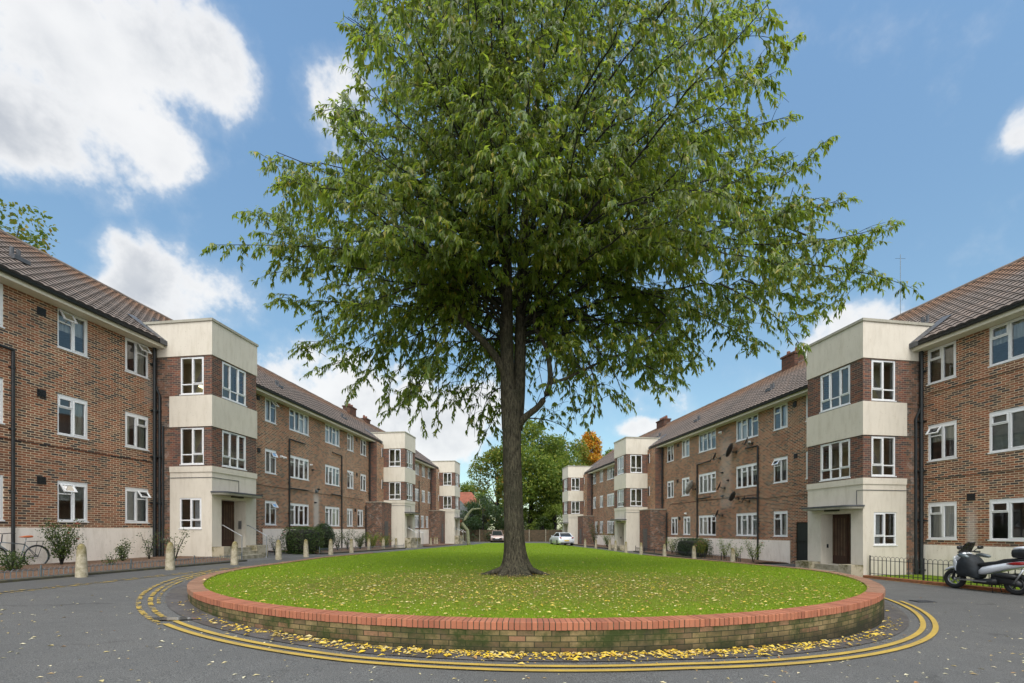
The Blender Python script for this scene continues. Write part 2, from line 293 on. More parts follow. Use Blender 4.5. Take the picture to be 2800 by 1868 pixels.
# bark
m, nt, b, o = mat('bark'); oc = objc(nt); mp = nt.new('ShaderNodeMapping'); mp.inputs['Scale'].default_value = (1, 1, .22); nt.l.new(oc, mp.inputs[0])
n1 = nt.noise(mp.outputs[0], 26, 7, .7); n2 = nt.noise(oc, 2.4, 5, .6)
c = nt.mix(nt.mr(n1, .36, .64), (.014, .013, .009), (.105, .092, .062)); c = nt.mix(nt.m('MULTIPLY', nt.mr(n2, .48, .66), .6), c, (.028, .030, .018)); c = nt.mix(nt.m('MULTIPLY', nt.mr(nt.noise(oc, 30, 3), .6, .75), .35), c, (.24, .22, .17))
nt.l.new(c, b.inputs['Base Color']); b.inputs['Roughness'].default_value = .9; b.inputs['Specular IOR Level'].default_value = .2; bump(nt, b, n1, 1, .035)
plain('branch_bark', (.020, .018, .014), .9, var=.2, scale=8); plain('pale_bark', sr(126, 128, 100), .9, var=.25, scale=6, c2=sr(84, 88, 64))
# mulch, coping brick, bollard
m, nt, b, o = mat('mulch'); oc = objc(nt); n = nt.noise(oc, 22, 5, .7); c = nt.ramp(n, [(.25, (.05, .028, .018)), (.45, (.13, .075, .045)), (.6, (.21, .125, .075)), (.75, (.32, .22, .15))])
nt.l.new(c, b.inputs['Base Color']); b.inputs['Roughness'].default_value = .95; bump(nt, b, n, 1, .05)
m, nt, b, o = mat('coping_brick'); g = nt.new('ShaderNodeNewGeometry'); oc = objc(nt)
c = nt.ramp(g.outputs['Random Per Island'], [(0, sr(154, 94, 68)), (.5, sr(168, 106, 78)), (1, sr(140, 84, 62))])
c = nt.mix(nt.m('MULTIPLY', nt.mr(nt.noise(oc, 12, 5, .7), .48, .75), .5), c, sr(132, 98, 78))
nt.l.new(c, b.inputs['Base Color']); b.inputs['Roughness'].default_value = .85; bump(nt, b, nt.noise(oc, 50, 4), .3, .006)
m, nt, b, o = mat('coping_old'); g = nt.new('ShaderNodeNewGeometry'); oc = objc(nt)
c = nt.ramp(g.outputs['Random Per Island'], [(0, sr(140, 104, 82)), (.5, sr(154, 116, 94)), (1, sr(124, 90, 70))])
c = nt.mix(nt.m('MULTIPLY', nt.mr(nt.noise(oc, 7, 6, .7), .5, .7), .8), c, sr(96, 84, 60)); nt.l.new(c, b.inputs['Base Color']); b.inputs['Roughness'].default_value = .9
m, nt, b, o = mat('bollard'); oc = objc(nt); s = nt.new('ShaderNodeSeparateXYZ'); nt.l.new(oc, s.inputs[0]); n = nt.noise(oc, 9, 6, .7)
c = nt.mix(nt.mr(n, .35, .65), sr(188, 178, 156), sr(140, 132, 108)); c = nt.mix(nt.m('MULTIPLY', nt.mr(nt.m('ADD', s.outputs[2], nt.m('MULTIPLY', n, .5)), .75, 1.1), .9), c, sr(108, 98, 44)); c = nt.mix(nt.mr(nt.noise(oc, 30, 3), .62, .72), c, sr(96, 92, 74))
nt.l.new(c, b.inputs['Base Color']); b.inputs['Roughness'].default_value = .92; bump(nt, b, n, .6, .02)
m, nt, b, o = mat('mossy_stone'); oc = objc(nt); n = nt.noise(oc, 2.5, 6, .7); c = nt.mix(nt.mr(n, .45, .6), sr(172, 162, 140), sr(92, 88, 50)); nt.l.new(c, b.inputs['Base Color']); b.inputs['Roughness'].default_value = .9; bump(nt, b, nt.noise(oc, 30, 4), .5, .01)

# ---------------------------------------------------------------- mesh helpers
def tag(o, label=None, cat=None, group=None, kind=None):
    if label: o['label'] = label
    if cat: o['category'] = cat
    if group: o['group'] = group
    if kind: o['kind'] = kind
    return o
def empty(name, loc=(0, 0, 0), rz=0, label=None, cat=None, group=None):
    o = bpy.data.objects.new(name, None); col.objects.link(o); o.location = loc; o.rotation_euler = (0, 0, rz); o.empty_display_size = .2
    return tag(o, label, cat, group)
class MB:
    """collects faces for one mesh; mapf turns local design coordinates into object coordinates"""
    def __init__(s, mapf=None, flip=False): s.v = []; s.f = []; s.m = []; s.uv = []; s.mats = []; s.mapf = mapf; s.flip = flip
    def mi(s, name):
        if name not in s.mats: s.mats.append(name)
        return s.mats.index(name)
    def face(s, pts, m, uvs=None):
        k = len(s.v); s.v += [s.mapf(*p) if s.mapf else tuple(p) for p in pts]; ids = list(range(k, k+len(pts))); uvs = uvs or [(0, 0)]*len(pts)
        if s.flip: ids = ids[::-1]; uvs = uvs[::-1]
        s.f.append(ids); s.uv.append(uvs); s.m.append(s.mi(m))
    def quads(s, V, F, m):
        k = len(s.v); s.v += [s.mapf(*p) if s.mapf else tuple(p) for p in V]
        for f in F: ids = [k+i for i in f]; s.f.append(ids[::-1] if s.flip else ids); s.uv.append([(0, 0)]*len(f)); s.m.append(s.mi(m))
    def box(s, a0, a1, b0, b1, c0, c1, m, skip=''):
        P = lambda a, b, c: (a, b, c)
        # design axes: a = along, b = outward, c = up ; uv follows real metres
        F = {'b+': [P(a0, b1, c0), P(a1, b1, c0), P(a1, b1, c1), P(a0, b1, c1)], 'b-': [P(a1, b0, c0), P(a0, b0, c0), P(a0, b0, c1), P(a1, b0, c1)],
             'a+': [P(a1, b1, c0), P(a1, b0, c0), P(a1, b0, c1), P(a1, b1, c1)], 'a-': [P(a0, b0, c0), P(a0, b1, c0), P(a0, b1, c1), P(a0, b0, c1)],
             'c+': [P(a0, b1, c1), P(a1, b1, c1), P(a1, b0, c1), P(a0, b0, c1)], 'c-': [P(a0, b0, c0), P(a1, b0, c0), P(a1, b1, c0), P(a0, b1, c0)]}
        for k, pts in F.items():
            if k in skip.split(): continue
            if k[0] == 'b': uv = [(p[0], p[2]) for p in pts]
            elif k[0] == 'a': uv = [(p[1]+.11, p[2]) for p in pts]
            else: uv = [(p[0], p[1]) for p in pts]
            s.face(pts, m, uv)
    def tube(s, pts, r, m, n=8, cap=True):
        pts = [Vector(p) for p in pts]; rs = r if isinstance(r, (list, tuple)) else [r]*len(pts); V = []; F = []
        for i, p in enumerate(pts):
            d = (pts[min(i+1, len(pts)-1)]-pts[max(i-1, 0)]); d = d.normalized() if d.length > 1e-9 else Vector((0, 0, 1))
            u = d.cross(Vector((0, 0, 1)) if abs(d.z) < .9 else Vector((1, 0, 0))).normalized(); q = d.cross(u)
            for k in range(n): a = 2*math.pi*k/n; V.append(tuple(p+(u*math.cos(a)+q*math.sin(a))*rs[i]))
        for i in range(len(pts)-1):
            for k in range(n): F.append((i*n+k, i*n+(k+1) % n, (i+1)*n+(k+1) % n, (i+1)*n+k))
        if cap: F.append(tuple(range(n))[::-1]); F.append(tuple(range((len(pts)-1)*n, len(pts)*n)))
        s.quads(V, F, m)
    def lathe(s, prof, m, n=16, axis='z', c=(0, 0, 0)):
        V = []; F = []
        for (r, h) in prof:
            for k in range(n):
                a = 2*math.pi*k/n; x, y = r*math.cos(a), r*math.sin(a)
                V.append({'z': (c[0]+x, c[1]+y, c[2]+h), 'y': (c[0]+x, c[1]+h, c[2]+y), 'x': (c[0]+h, c[1]+x, c[2]+y)}[axis])
        for i in range(len(prof)-1):
            for k in range(n): F.append((i*n+k, i*n+(k+1) % n, (i+1)*n+(k+1) % n, (i+1)*n+k))
        F.append(tuple(range(n))[::-1]); F.append(tuple(range((len(prof)-1)*n, len(prof)*n))); s.quads(V, F, m)
    def prism(s, outline, y0, y1, m):          # outline in (x,z), extruded along y
        n = len(outline); V = [(x, y0, z) for x, z in outline]+[(x, y1, z) for x, z in outline]
        F = [tuple(range(n)), tuple(range(2*n-1, n-1, -1))]+[(i, i+n, (i+1) % n+n, (i+1) % n) for i in range(n)]; s.quads(V, F, m)
    def build(s, name, parent=None, smooth=False, loc=None, bevel=0, sub=0):
        me = bpy.data.meshes.new(name); me.from_pydata(s.v, [], s.f)
        for n in s.mats: me.materials.append(M[n])
        me.polygons.foreach_set('material_index', s.m)
        uvl = me.uv_layers.new(name='UVMap'); uvl.data.foreach_set('uv', [c for f in s.uv for p in f for c in p])
        if smooth: me.polygons.foreach_set('use_smooth', [True]*len(s.f))
        me.update(); o = bpy.data.objects.new(name, me); col.objects.link(o)
        if parent: o.parent = parent
        if loc: o.location = loc
        if bevel: b = o.modifiers.new('bevel', 'BEVEL'); b.width = bevel; b.segments = 2; b.limit_method = 'ANGLE'
        if sub: q = o.modifiers.new('sub', 'SUBSURF'); q.levels = sub; q.render_levels = sub
        return o
def np_mesh(name, V, F, mname, parent=None, smooth=False):     # V (n,3), F (m,k)
    me = bpy.data.meshes.new(name); V = np.asarray(V, np.float32); F = np.asarray(F, np.int32); k = F.shape[1]
    me.vertices.add(len(V)); me.vertices.foreach_set('co', V.ravel()); me.loops.add(F.size); me.loops.foreach_set('vertex_index', F.ravel())
    me.polygons.add(len(F)); me.polygons.foreach_set('loop_start', np.arange(0, F.size, k, dtype=np.int32))
    if smooth: me.polygons.foreach_set('use_smooth', np.ones(len(F), bool))
    me.materials.append(M[mname]); me.update(calc_edges=True); me.validate()
    o = bpy.data.objects.new(name, me); col.objects.link(o)
    if parent: o.parent = parent
    return o
def leaves(P, Dr, N, L, W, fold=.25):          # positions, directions, normals, length, width -> V,F (two quads per leaf)
    n = len(P); Dr = Dr/np.linalg.norm(Dr, axis=1)[:, None]; S = np.cross(Dr, N); S /= (np.linalg.norm(S, axis=1)[:, None]+1e-9); U = np.cross(S, Dr)
    L = L[:, None]; W = W[:, None]
    b = P; tip = P+Dr*L-U*L*.12; mid = P+Dr*L*.45-U*W*fold*.0; l = P+Dr*L*.42+S*W*.5+U*W*fold; r = P+Dr*L*.42-S*W*.5+U*W*fold
    V = np.stack([b, r, tip, l, mid], 1).reshape(-1, 3); k = np.arange(n)[:, None]*5
    F = np.concatenate([k+np.array([[0, 1, 2, 4]]), k+np.array([[0, 4, 2, 3]])], 1).reshape(-1, 4); return V, F

# ---------------------------------------------------------------- ground heights
def interp(x, xs, ys): return np.interp(x, xs, ys)
def zg(x, y):
    g = interp(x, (-40, -12, -6.7, -2, 0, 2, 7.6, 13, 40), (.52, .48, .16, .02, 0, -.01, -.18, -.14, -.12))
    gf = interp(x, (-12, 0, 12), (-.06, -.06, -.08))
    f = interp(y, (0, 20, 40, 56), (1, 1, .42, 0))
    fr = interp(y, (0, 4), (.6, 1))
    return g*f*fr+gf*(1-f)
def zgrass(x, y):
    zl = interp(y, (0, 20, 30, 40, 50, 60), (.39, .39, .30, .20, .03, -.02)); zr = interp(y, (0, 13, 15, 20, 27, 40, 50), (.38, .36, .33, .22, .08, .0, -.03))
    k = np.clip((x+8)/16, 0, 1); return zl*(1-k)+zr*k
f_, cx_, hy_ = 1250, 1400, 1450
def ray(u, v, zz): Yd = (CAMZ-zz)*f_/(v-hy_); return ((u-cx_)/f_*Yd, Yd)
def at(u, v):                       # ground point of a photograph pixel
    z = 0.
    for _ in range(30): x, y = ray(u, v, z); z = .5*z+.5*float(zg(x, y))
    return x, y, float(zg(x, y))

def grid_sheet(name, xs, ys, zf, m, dz=0, mask=None):
    Xg, Yg = np.meshgrid(xs, ys); Zg = zf(Xg, Yg)+dz; V = np.stack([Xg, Yg, Zg], -1).reshape(-1, 3); nx, ny = len(xs), len(ys)
    i, j = np.meshgrid(np.arange(nx-1), np.arange(ny-1)); a = (j*nx+i).ravel(); F = np.stack([a, a+1, a+nx+1, a+nx], 1)
    o = np_mesh(name, V, F, m, smooth=True); return o
xs = np.concatenate([[-900, -300, -120, -60], np.arange(-40, 40.1, .5), [60, 120, 300, 900]]); ys = np.concatenate([[-300, -60, -20], np.arange(-8, 70, .5), [80, 100, 150, 300, 1500]])
tag(grid_sheet('road', xs, ys, zg, 'asphalt'), kind='structure')

# ---------------------------------------------------------------- lawn outline
CX, CY, RO, TH = .5, 15., 9.1, .29
def outline(off):                  # the planter edge moved inwards by off, from far right round the front to far left
    r = RO-off; P = [(4.4, 58), (5.6, 50), (7.2, 40), (8.4, 28), (9.35, 20)]; Pr = [(x-off, y) for x, y in P]
    arc = [(CX+r*math.cos(a), CY+r*math.sin(a)) for a in np.linspace(R(8), R(-188), 120)]
    Pl = [(x+off, y) for x, y in [(-8.5, 20), (-7.8, 25), (-6.3, 36), (-4.9, 46.5), (-3.4, 58)]]
    return Pr+arc+Pl
def resample(P, step):
    P = np.array(P); d = np.r_[0, np.cumsum(np.linalg.norm(np.diff(P, axis=0), axis=1))]; n = int(d[-1]/step); s = np.linspace(0, d[-1], n+1)
    return np.stack([np.interp(s, d, P[:, 0]), np.interp(s, d, P[:, 1])], 1), s
inner, _ = resample(outline(TH-.02), .25)
def inside(x, y, poly):
    c = np.zeros(len(x), bool); px_, py_ = poly[:, 0], poly[:, 1]; j = len(poly)-1
    for i in range(len(poly)):
        k = ((py_[i] > y) != (py_[j] > y)) & (x < (px_[j]-px_[i])*(y-py_[i])/(py_[j]-py_[i]+1e-12)+px_[i]); c ^= k; j = i
    return c
# lawn sheet: rows across the outline
rows = np.concatenate([np.linspace(CY-(RO-TH)+.01, 9, 30), np.arange(9.3, 58, .5), [58]])
V = []; F = []; K = 24
for y in rows:
    xsn = []
    for i in range(len(inner)-1):
        (xa, ya), (xb, yb) = inner[i], inner[i+1]
        if (ya-y)*(yb-y) <= 0 and ya != yb: xsn.append(xa+(xb-xa)*(y-ya)/(yb-ya))
    if len(xsn) < 2: xsn = [CX-.3, CX+.3] if y < 10 else [-3.3, 4.3]
    for k in range(K+1): x = min(xsn)+(max(xsn)-min(xsn))*k/K; V.append((x, y, float(zgrass(x, y))))
for j in range(len(rows)-1):
    for k in range(K): a = j*(K+1)+k; F.append((a, a+1, a+K+2, a+K+1))
tag(np_mesh('lawn', V, F, 'turf', smooth=True), kind='structure')
# blades
def scatter(n, x0, x1, y0, y1, poly=None):
    x = rng.uniform(x0, x1, n); y = rng.uniform(y0, y1, n)
    if poly is not None: k = inside(x, y, poly); x, y = x[k], y[k]
    return x, y
bx, by, bs = [], [], []
for (n, y0, y1, sc) in ((150000, 6, 11, 1), (70000, 11, 16, 1.3), (60000, 16, 28, 1.9), (30000, 28, 56, 3)):
    x, y = scatter(n, -9, 10, y0, y1, inner); kk_ = rng.random(len(x)) < np.clip((np.hypot(x-.12, y-12.8)-.45)/.7, 0, 1); x, y = x[kk_], y[kk_]; bx.append(x); by.append(y); bs.append(np.full(len(x), sc))
bx, by, bs = map(np.concatenate, (bx, by, bs)); n = len(bx); bz = zgrass(bx, by); a = rng.uniform(0, 6.283, n); rad2 = np.abs(np.hypot(bx-CX, by-CY)-(RO-TH)); h = rng.uniform(.012, .045, n)*np.sqrt(bs)*(1+1.1*np.clip(1-rad2/.12, 0, 1)*rng.random(n)); wd = .0035*bs; lean = rng.normal(0, .018, (n, 2))*np.sqrt(bs)[:, None]
edge = None
V = np.stack([np.stack([bx-np.cos(a)*wd, by-np.sin(a)*wd, bz-.004], 1), np.stack([bx+np.cos(a)*wd, by+np.sin(a)*wd, bz-.004], 1), np.stack([bx+lean[:, 0], by+lean[:, 1], bz+h], 1)], 1).reshape(-1, 3)
tag(np_mesh('grass', V, np.arange(3*n).reshape(-1, 3), 'grass_blade'), 'short bright green grass growing on the raised lawn round the tree', 'grass', kind='stuff')

# ---------------------------------------------------------------- planter wall
pw = empty('planter_wall', (CX, CY-RO, 0), 0, 'low curved brick retaining wall with a red brick coping, around the front of the lawn', 'wall')
OO = np.array(outline(0)); II = np.array(outline(TH)); sel = range(3, len(OO)-3)
outp, sl = resample(OO[list(sel)], .1)
def normals(P): d = np.gradient(P, axis=0); d /= np.linalg.norm(d, axis=1)[:, None]; return np.stack([-d[:, 1], d[:, 0]], 1)
nrm = normals(outp)
if (nrm[len(nrm)//2] @ (np.array([CX, CY])-outp[len(outp)//2])) < 0: nrm = -nrm
wb = MB(lambda x, y, z: (x-CX, y-(CY-RO), z))
ztop = lambda p: float(zgrass(p[0], p[1]))+.03
for i in range(len(outp)-1):
    p, q = outp[i], outp[i+1]; pi = p+nrm[i]*TH*.92; qi = q+nrm[i+1]*TH*.92; po = p+nrm[i]*.012; qo = q+nrm[i+1]*.012; zp, zq = ztop(p)-.104, ztop(q)-.104; k = 2.31
    wb.face([(*po, -.6), (*qo, -.6), (*qo, zq), (*po, zp)], 'brick_wall', [(sl[i], -.6+k), (sl[i+1], -.6+k), (sl[i+1], zq-zp+zp+k), (sl[i], zp+k)] if False else [(sl[i], -.6), (sl[i+1], -.6), (sl[i+1], zq), (sl[i], zp)])
    wb.face([(*pi, -.6), (*qi, -.6), (*qi, zq), (*pi, zp)], 'brick_wall', [(sl[i], -.6), (sl[i+1], -.6), (sl[i+1], zq), (sl[i], zp)])
    wb.face([(*po, zp), (*qo, zq), (*qi, zq), (*pi, zp)], 'brick_wall')
wb.build('wall_body', pw)
cb_ = MB(lambda x, y, z: (x-CX, y-(CY-RO), z)); cp, cs = resample(OO[list(sel)], .076); cn = normals(cp)
if (cn[len(cn)//2] @ (np.array([CX, CY])-cp[len(cp)//2])) < 0: cn = -cn
for i in range(len(cp)-1):
    p, q = cp[i], cp[i+1]; d = (q-p); d = d/np.linalg.norm(d); nn = cn[i]; g = .0065 if random.random() < .85 else .002; j = random.uniform(-.004, .004); zt = ztop(p)+random.uniform(-.0025, .0025)
    a_, b_ = p+d*g+nn*j, q-d*g+nn*j; a2, b2 = p+d*g+nn*(TH+j), q-d*g+nn*(TH+j); zb_ = zt-.102; bevel = .006
    front = abs(CX-p[0]) < 6.6 and p[1] < 9.6; mm = 'coping_brick' if front else 'coping_old'
    e1, e2 = a_+nn*bevel, b_+nn*bevel
    V = [(*a_, zb_), (*b_, zb_), (*b_, zt-bevel), (*a_, zt-bevel), (*e1, zt), (*e2, zt), (*a2, zt), (*b2, zt), (*a2, zb_), (*b2, zb_)]
    cb_.quads(V, [(0, 1, 2, 3), (3, 2, 5, 4), (4, 5, 7, 6), (6, 7, 9, 8), (0, 3, 4, 6, 8), (1, 9, 7, 5, 2)], mm)
    # mortar sliver under the joint
cb_.build('coping', pw)
mb = MB(lambda x, y, z: (x-CX, y-(CY-RO), z))
for i in range(len(outp)-1):
    p, q = outp[i], outp[i+1]; n1, n2 = nrm[i], nrm[i+1]; zp, zq = ztop(p), ztop(q)
    mb.face([(*(p+n1*.007), zp-.1), (*(q+n2*.007), zq-.1), (*(q+n2*.007), zq-.006), (*(p+n1*.007), zp-.006)], 'joint_dark'); mb.face([(*(p+n1*.007), zp-.006), (*(q+n2*.007), zq-.006), (*(q+n2*(TH-.01)), zq-.006), (*(p+n1*(TH-.01)), zp-.006)], 'joint_dark')
mb.build('mortar_bed', pw)
# apron round the wall, yellow lines
def ring(name, r0, r1, a0, a1, m, dz, n=90, kind='structure', wob=0):
    V = []; F = []
    for i, a in enumerate(np.linspace(R(a0), R(a1), n)):
        w_ = wob*math.sin(i*.35)*.5
        for k in range(4): r = r0+(r1-r0)*k/3+(w_ if k else w_); x, y = CX+r*math.cos(a), CY+r*math.sin(a); V.append((x, y, float(zg(x, y))+dz))
    for i in range(n-1):
        for k in range(3): q = i*4+k; F.append((q, q+1, q+5, q+4))
    return tag(np_mesh(name, V, F, m), kind=kind)
ring('pavement', RO-.1, RO+.36, -2, -187, 'asphalt_smooth', .012)
ring('road_marking', 9.62, 9.70, -17, -128, 'yellow_paint', .018); ring('road_marking', 9.79, 9.87, -22, -127, 'yellow_paint', .018)
ring('road_marking', 9.66, 9.74, -128, -178, 'yellow_worn', .018); ring('road_marking', 9.54, 9.60, -140, -176, 'yellow_worn', .018); ring('road_marking', 9.84, 9.92, -127, -180, 'yellow_worn', .018)
def strip(name, pts, wd, m, dz=.016, kind='structure'):
    P, _ = resample(pts, .4); n = normals(P); V = []
    for p, q in zip(P, n):
        for s_ in (-.5, .5): x, y = p+q*wd*s_; V.append((x, y, float(zg(x, y))+dz))
    F = [(2*i, 2*i+1, 2*i+3, 2*i+2) for i in range(len(P)-1)]; return tag(np_mesh(name, V, F, m), kind=kind)

# ---------------------------------------------------------------- buildings
BL = {'L': dict(d=(.1332, .9911), n=(.9911, -.1332), P=(-11.9, 18.13), zb=.5), 'R': dict(d=(-.158, .9874), n=(-.9874, -.158), P=(12.9, 16.8), zb=-.12)}
PW = 2.55
for k, q in BL.items(): q['O'] = (q['P'][0]-PW*q['n'][0], q['P'][1]-PW*q['n'][1]); q['rz'] = math.atan2(q['n'][1], q['n'][0]); q['sg'] = 1 if k == 'L' else -1
def W2(k, s, w_, z=None):           # building coordinates to world
    q = BL[k]; x = q['O'][0]+q['d'][0]*s+q['n'][0]*w_; y = q['O'][1]+q['d'][1]*s+q['n'][1]*w_
    return (x, y, float(zg(x, y)) if z is None else q['zb']+z)
def SZ(k, w_, u, v=1450):           # photograph pixel to (s,z) on the plane at distance w_ from the facade
    q = BL[k]; r = (u-cx_)/f_; c = q['O'][0]*q['n'][0]+q['O'][1]*q['n'][1]+w_; Yd = c/(r*q['n'][0]+q['n'][1]); Xd = r*Yd
    return (Xd-q['O'][0])*q['d'][0]+(Yd-q['O'][1])*q['d'][1], CAMZ-(v-hy_)*Yd/f_-q['zb']
CUR = ['net_curtain', 'net_curtain', 'blind_grey', 'net_curtain', 'net_curtain', 'curtain_olive', 'net_curtain', 'net_curtain']
def make_building(k, label, data):
    q = BL[k]; sg = q['sg']; fl = sg < 0
    mp = lambda s, w_, z: (w_, s*sg, z)
    root = empty('apartment_building', (q['O'][0], q['O'][1], q['zb']), q['rz'], label, 'building'); NB = lambda: MB(mp, fl)
    S0, S1 = -16.0, data['end']; towers = data['towers']
    def window(kind, a0, a1, z0, z1, axis, plane, lights, cur, opened=None, head=False, bottom=False):
        # axis 'f': facade, plane=w ; axis 's': tower side facing the near end, plane=s
        P = (lambda a, dpt, z: (a, plane-dpt, z)) if axis == 'f' else (lambda a, dpt, z: (plane+dpt, a, z))
        fb = NB()
        def bx(aa, ab, d0, d1, za, zb_, m='white_upvc', B=None):
            B = B or fb
            if axis == 'f': B.box(aa, ab, plane-d1, plane-d0, za, zb_, m)
            else: B.box(plane+d0, plane+d1, aa, ab, za, zb_, m)
        fw = .055; d0, d1 = .02, .085
        bx(a0, a0+fw, d0, d1, z0, z1); bx(a1-fw, a1, d0, d1, z0, z1); bx(a0+fw, a1-fw, d0, d1, z0, z0+fw)
        bx(a0+fw, a1-fw, d0, d1, z1-fw-(.07 if head else 0), z1)
        bx(a0-.02, a1+.02, -.03, .05, z0-.035, z0-.001)
        zt = z1-fw-(.07 if head else 0); n = len(lights); ww = (a1-a0-2*fw)/n
        for i, L_ in enumerate(lights):
            l0 = a0+fw+ww*i; l1 = l0+ww
            if i: bx(l0-.028, l0+.028, d0+.004, d1-.004, z0+fw, zt)
            ia, ib = l0+(.028 if i else 0), l1-(.028 if i < n-1 else 0)
            splits = []
            if 'v' in L_: splits.append(z0+(z1-z0)*.68)
            if 'b' in L_: splits.append(z0+(z1-z0)*.27)
            for zz in splits: bx(ia, ib, d0+.006, d1-.006, zz-.022, zz+.022)
            if 'c' in L_ or 'v' in L_:          # sash frame, a second step
                c0, c1 = (z0+fw, zt) if 'c' in L_ and 'b' not in L_ else ((splits[0]+.022, zt) if 'v' in L_ else (splits[-1]+.022, zt))
                sw = .032
                if not (opened == i and 'v' in L_):
                    bx(ia, ia+sw, d0-.012, d1-.012, c0, c1); bx(ib-sw, ib, d0-.012, d1-.012, c0, c1); bx(ia+sw, ib-sw, d0-.012, d1-.012, c0, c0+sw); bx(ia+sw, ib-sw, d0-.012, d1-.012, c1-sw, c1)
        wo = fb.build('window', root)
        if opened is not None:                   # top-hung vent pushed out
            i = opened; ia = a0+fw+ww*i+.01; ib = ia+ww-.02; zc = z0+(z1-z0)*.68; H = zt-zc; ang = R(random.uniform(24, 38)); vs = NB(); th = .035
            def rot(a, hh, dd): # hh below hinge, dd outward
                o_ = hh*math.sin(ang)+dd*math.cos(ang); z_ = zt-hh*math.cos(ang)+dd*math.sin(ang); return P(a, -(o_)+0.0, z_)
            for (u0, u1, h0, h1) in ((ia, ib, 0, .04), (ia, ib, H-.04, H), (ia, ia+.04, .04, H-.04), (ib-.04, ib, .04, H-.04)):
                V = [rot(a, hh, dd) for dd in (0, th) for hh in (h0, h1) for a in (u0, u1)]
                vs.quads(V, [(0, 1, 3, 2), (4, 6, 7, 5), (0, 4, 5, 1), (2, 3, 7, 6), (0, 2, 6, 4), (1, 5, 7, 3)], 'white_upvc')
            vs.quads([rot(ia+.03, .03, .015), rot(ib-.03, .03, .015), rot(ib-.03, H-.03, .015), rot(ia+.03, H-.03, .015)], [(0, 1, 2, 3)], 'glass')
            vs.build('open_sash', wo)
        gb = NB(); gb.quads([P(a0+.03, .055, z0+.03), P(a1-.03, .055, z0+.03), P(a1-.03, .055, z1-.03), P(a0+.03, .055, z1-.03)], [(0, 1, 2, 3)], 'glass'); gb.build('pane', wo)
        if cur:
            nseg = max(6, int((a1-a0)*16)); spans = {'full': [(0, 1)], 'left': [(0, .42)], 'right': [(.58, 1)], 'both': [(0, .3), (.7, 1)], 'top': [(0, 1)]}[cur[1]]
            zlo = z0+.04 if cur[1] != 'top' else z0+(z1-z0)*random.uniform(.4, .6)
            for (f0, f1) in spans:
                cbm = NB()
                V = []; F = []
                for i in range(nseg+1):
                    a = a0+.03+(a1-a0-.06)*(f0+(f1-f0)*i/nseg); dp = .15+(.018*math.sin(i*1.9+a*3) if cur[0] != 'blind_grey' else 0); V += [P(a, dp, zlo), P(a, dp, z1-.04)]
                F = [(2*i, 2*i+2, 2*i+3, 2*i+1) for i in range(nseg)]; cbm.quads(V, F, cur[0]); cbm.build('curtain', wo, smooth=True)
        return wo
    def wall(B, axis, plane, a0, a1, z0, z1, ops, m, out=1, depth=.11):
        P = (lambda a, dpt, z: (a, plane-dpt, z)) if axis == 'f' else (lambda a, dpt, z: (plane+dpt, a, z))
        A = sorted({a0, a1, *[x for o_ in ops for x in o_[:2] if a0 < x < a1]}); Zs = sorted({z0, z1, *[x for o_ in ops for x in o_[2:4] if z0 < x < z1]})
        for i in range(len(A)-1):
            for j in range(len(Zs)-1):
                ca, cz = (A[i]+A[i+1])/2, (Zs[j]+Zs[j+1])/2
                if any(o_[0] < ca < o_[1] and o_[2] < cz < o_[3] for o_ in ops): continue
                pts = [(A[i], Zs[j]), (A[i+1], Zs[j]), (A[i+1], Zs[j+1]), (A[i], Zs[j+1])]
                B.face([P(a, 0, z) for a, z in pts], m, [(a, z) for a, z in pts])
        for o_ in ops:
            x0, x1, y0, y1 = o_[:4]
            if x1 <= a0 or x0 >= a1 or y1 <= z0 or y0 >= z1: continue
            y0c, y1c = max(y0, z0), min(y1, z1); dp = o_[4] if len(o_) > 4 else depth
            for (p1, p2) in (((x0, y0c), (x0, y1c)), ((x1, y1c), (x1, y0c)), ((x0, y1c), (x1, y1c)), ((x1, y0c), (x0, y0c))):
                B.face([P(p1[0], 0, p1[1]), P(p2[0], 0, p2[1]), P(p2[0], dp, p2[1]), P(p1[0], dp, p1[1])], m, [(p1[0], p1[1]), (p2[0], p2[1]), (p2[0]+.1, p2[1]), (p1[0]+.1, p1[1])])
    ROWS = {'top': (7.12, 8.40), 'mid': (4.27, 5.60), 'gr': (1.40, 2.74)}
    ops = []; wins = []
    for (a0, a1, rows, lights, opn) in data['windows']:
        for rname in rows.split():
            z0, z1 = ROWS[rname]; ops.append((a0, a1, z0, z1)); wins.append((rname, a0, a1, z0, z1, lights, opn))
    for (a0, a1, z0, z1) in data['doors']: ops.append((a0, a1, z0, z1, .12))
    wm = NB(); wall(wm, 'f', 0, S0, S1, 1.18, 8.42, ops, 'brick')
    wall(wm, 'f', 0, S0, S1, -1.2, 1.18, ops, 'brick')
    wm.box(S0, S1, -9.6, -9.5, -1.2, 8.4, 'brick'); wm.box(S0-.1, S0, -9.6, 0, -1.2, 8.4, 'brick')
    # far gable wall up to the ridge
    wm.box(S1, S1+.1, -9.6, -.001, -1.2, 8.42, 'brick'); wm.face([(S1+.1, 0, 8.42), (S1+.1, -9.5, 8.42), (S1+.1, -4.6, 12.1)], 'brick', [(0, 8.42), (9.5, 8.42), (4.6, 12.1)])
    wm.box(S0, S1, -2.8, -2.7, -.5, 8.4, 'room'); 
    for zz in (.2, 2.98, 5.85, 8.43): wm.box(S0, S1, -2.7, -.13, zz-.1, zz, 'room')
    wm.build('wall', root)
    pm = NB()
    for (p0, p1) in data['plinth']: pm.box(p0, p1, .001, .035, -1.2, 1.18, 'plinth_paint', 'b-')
    pm.build('plinth', root)
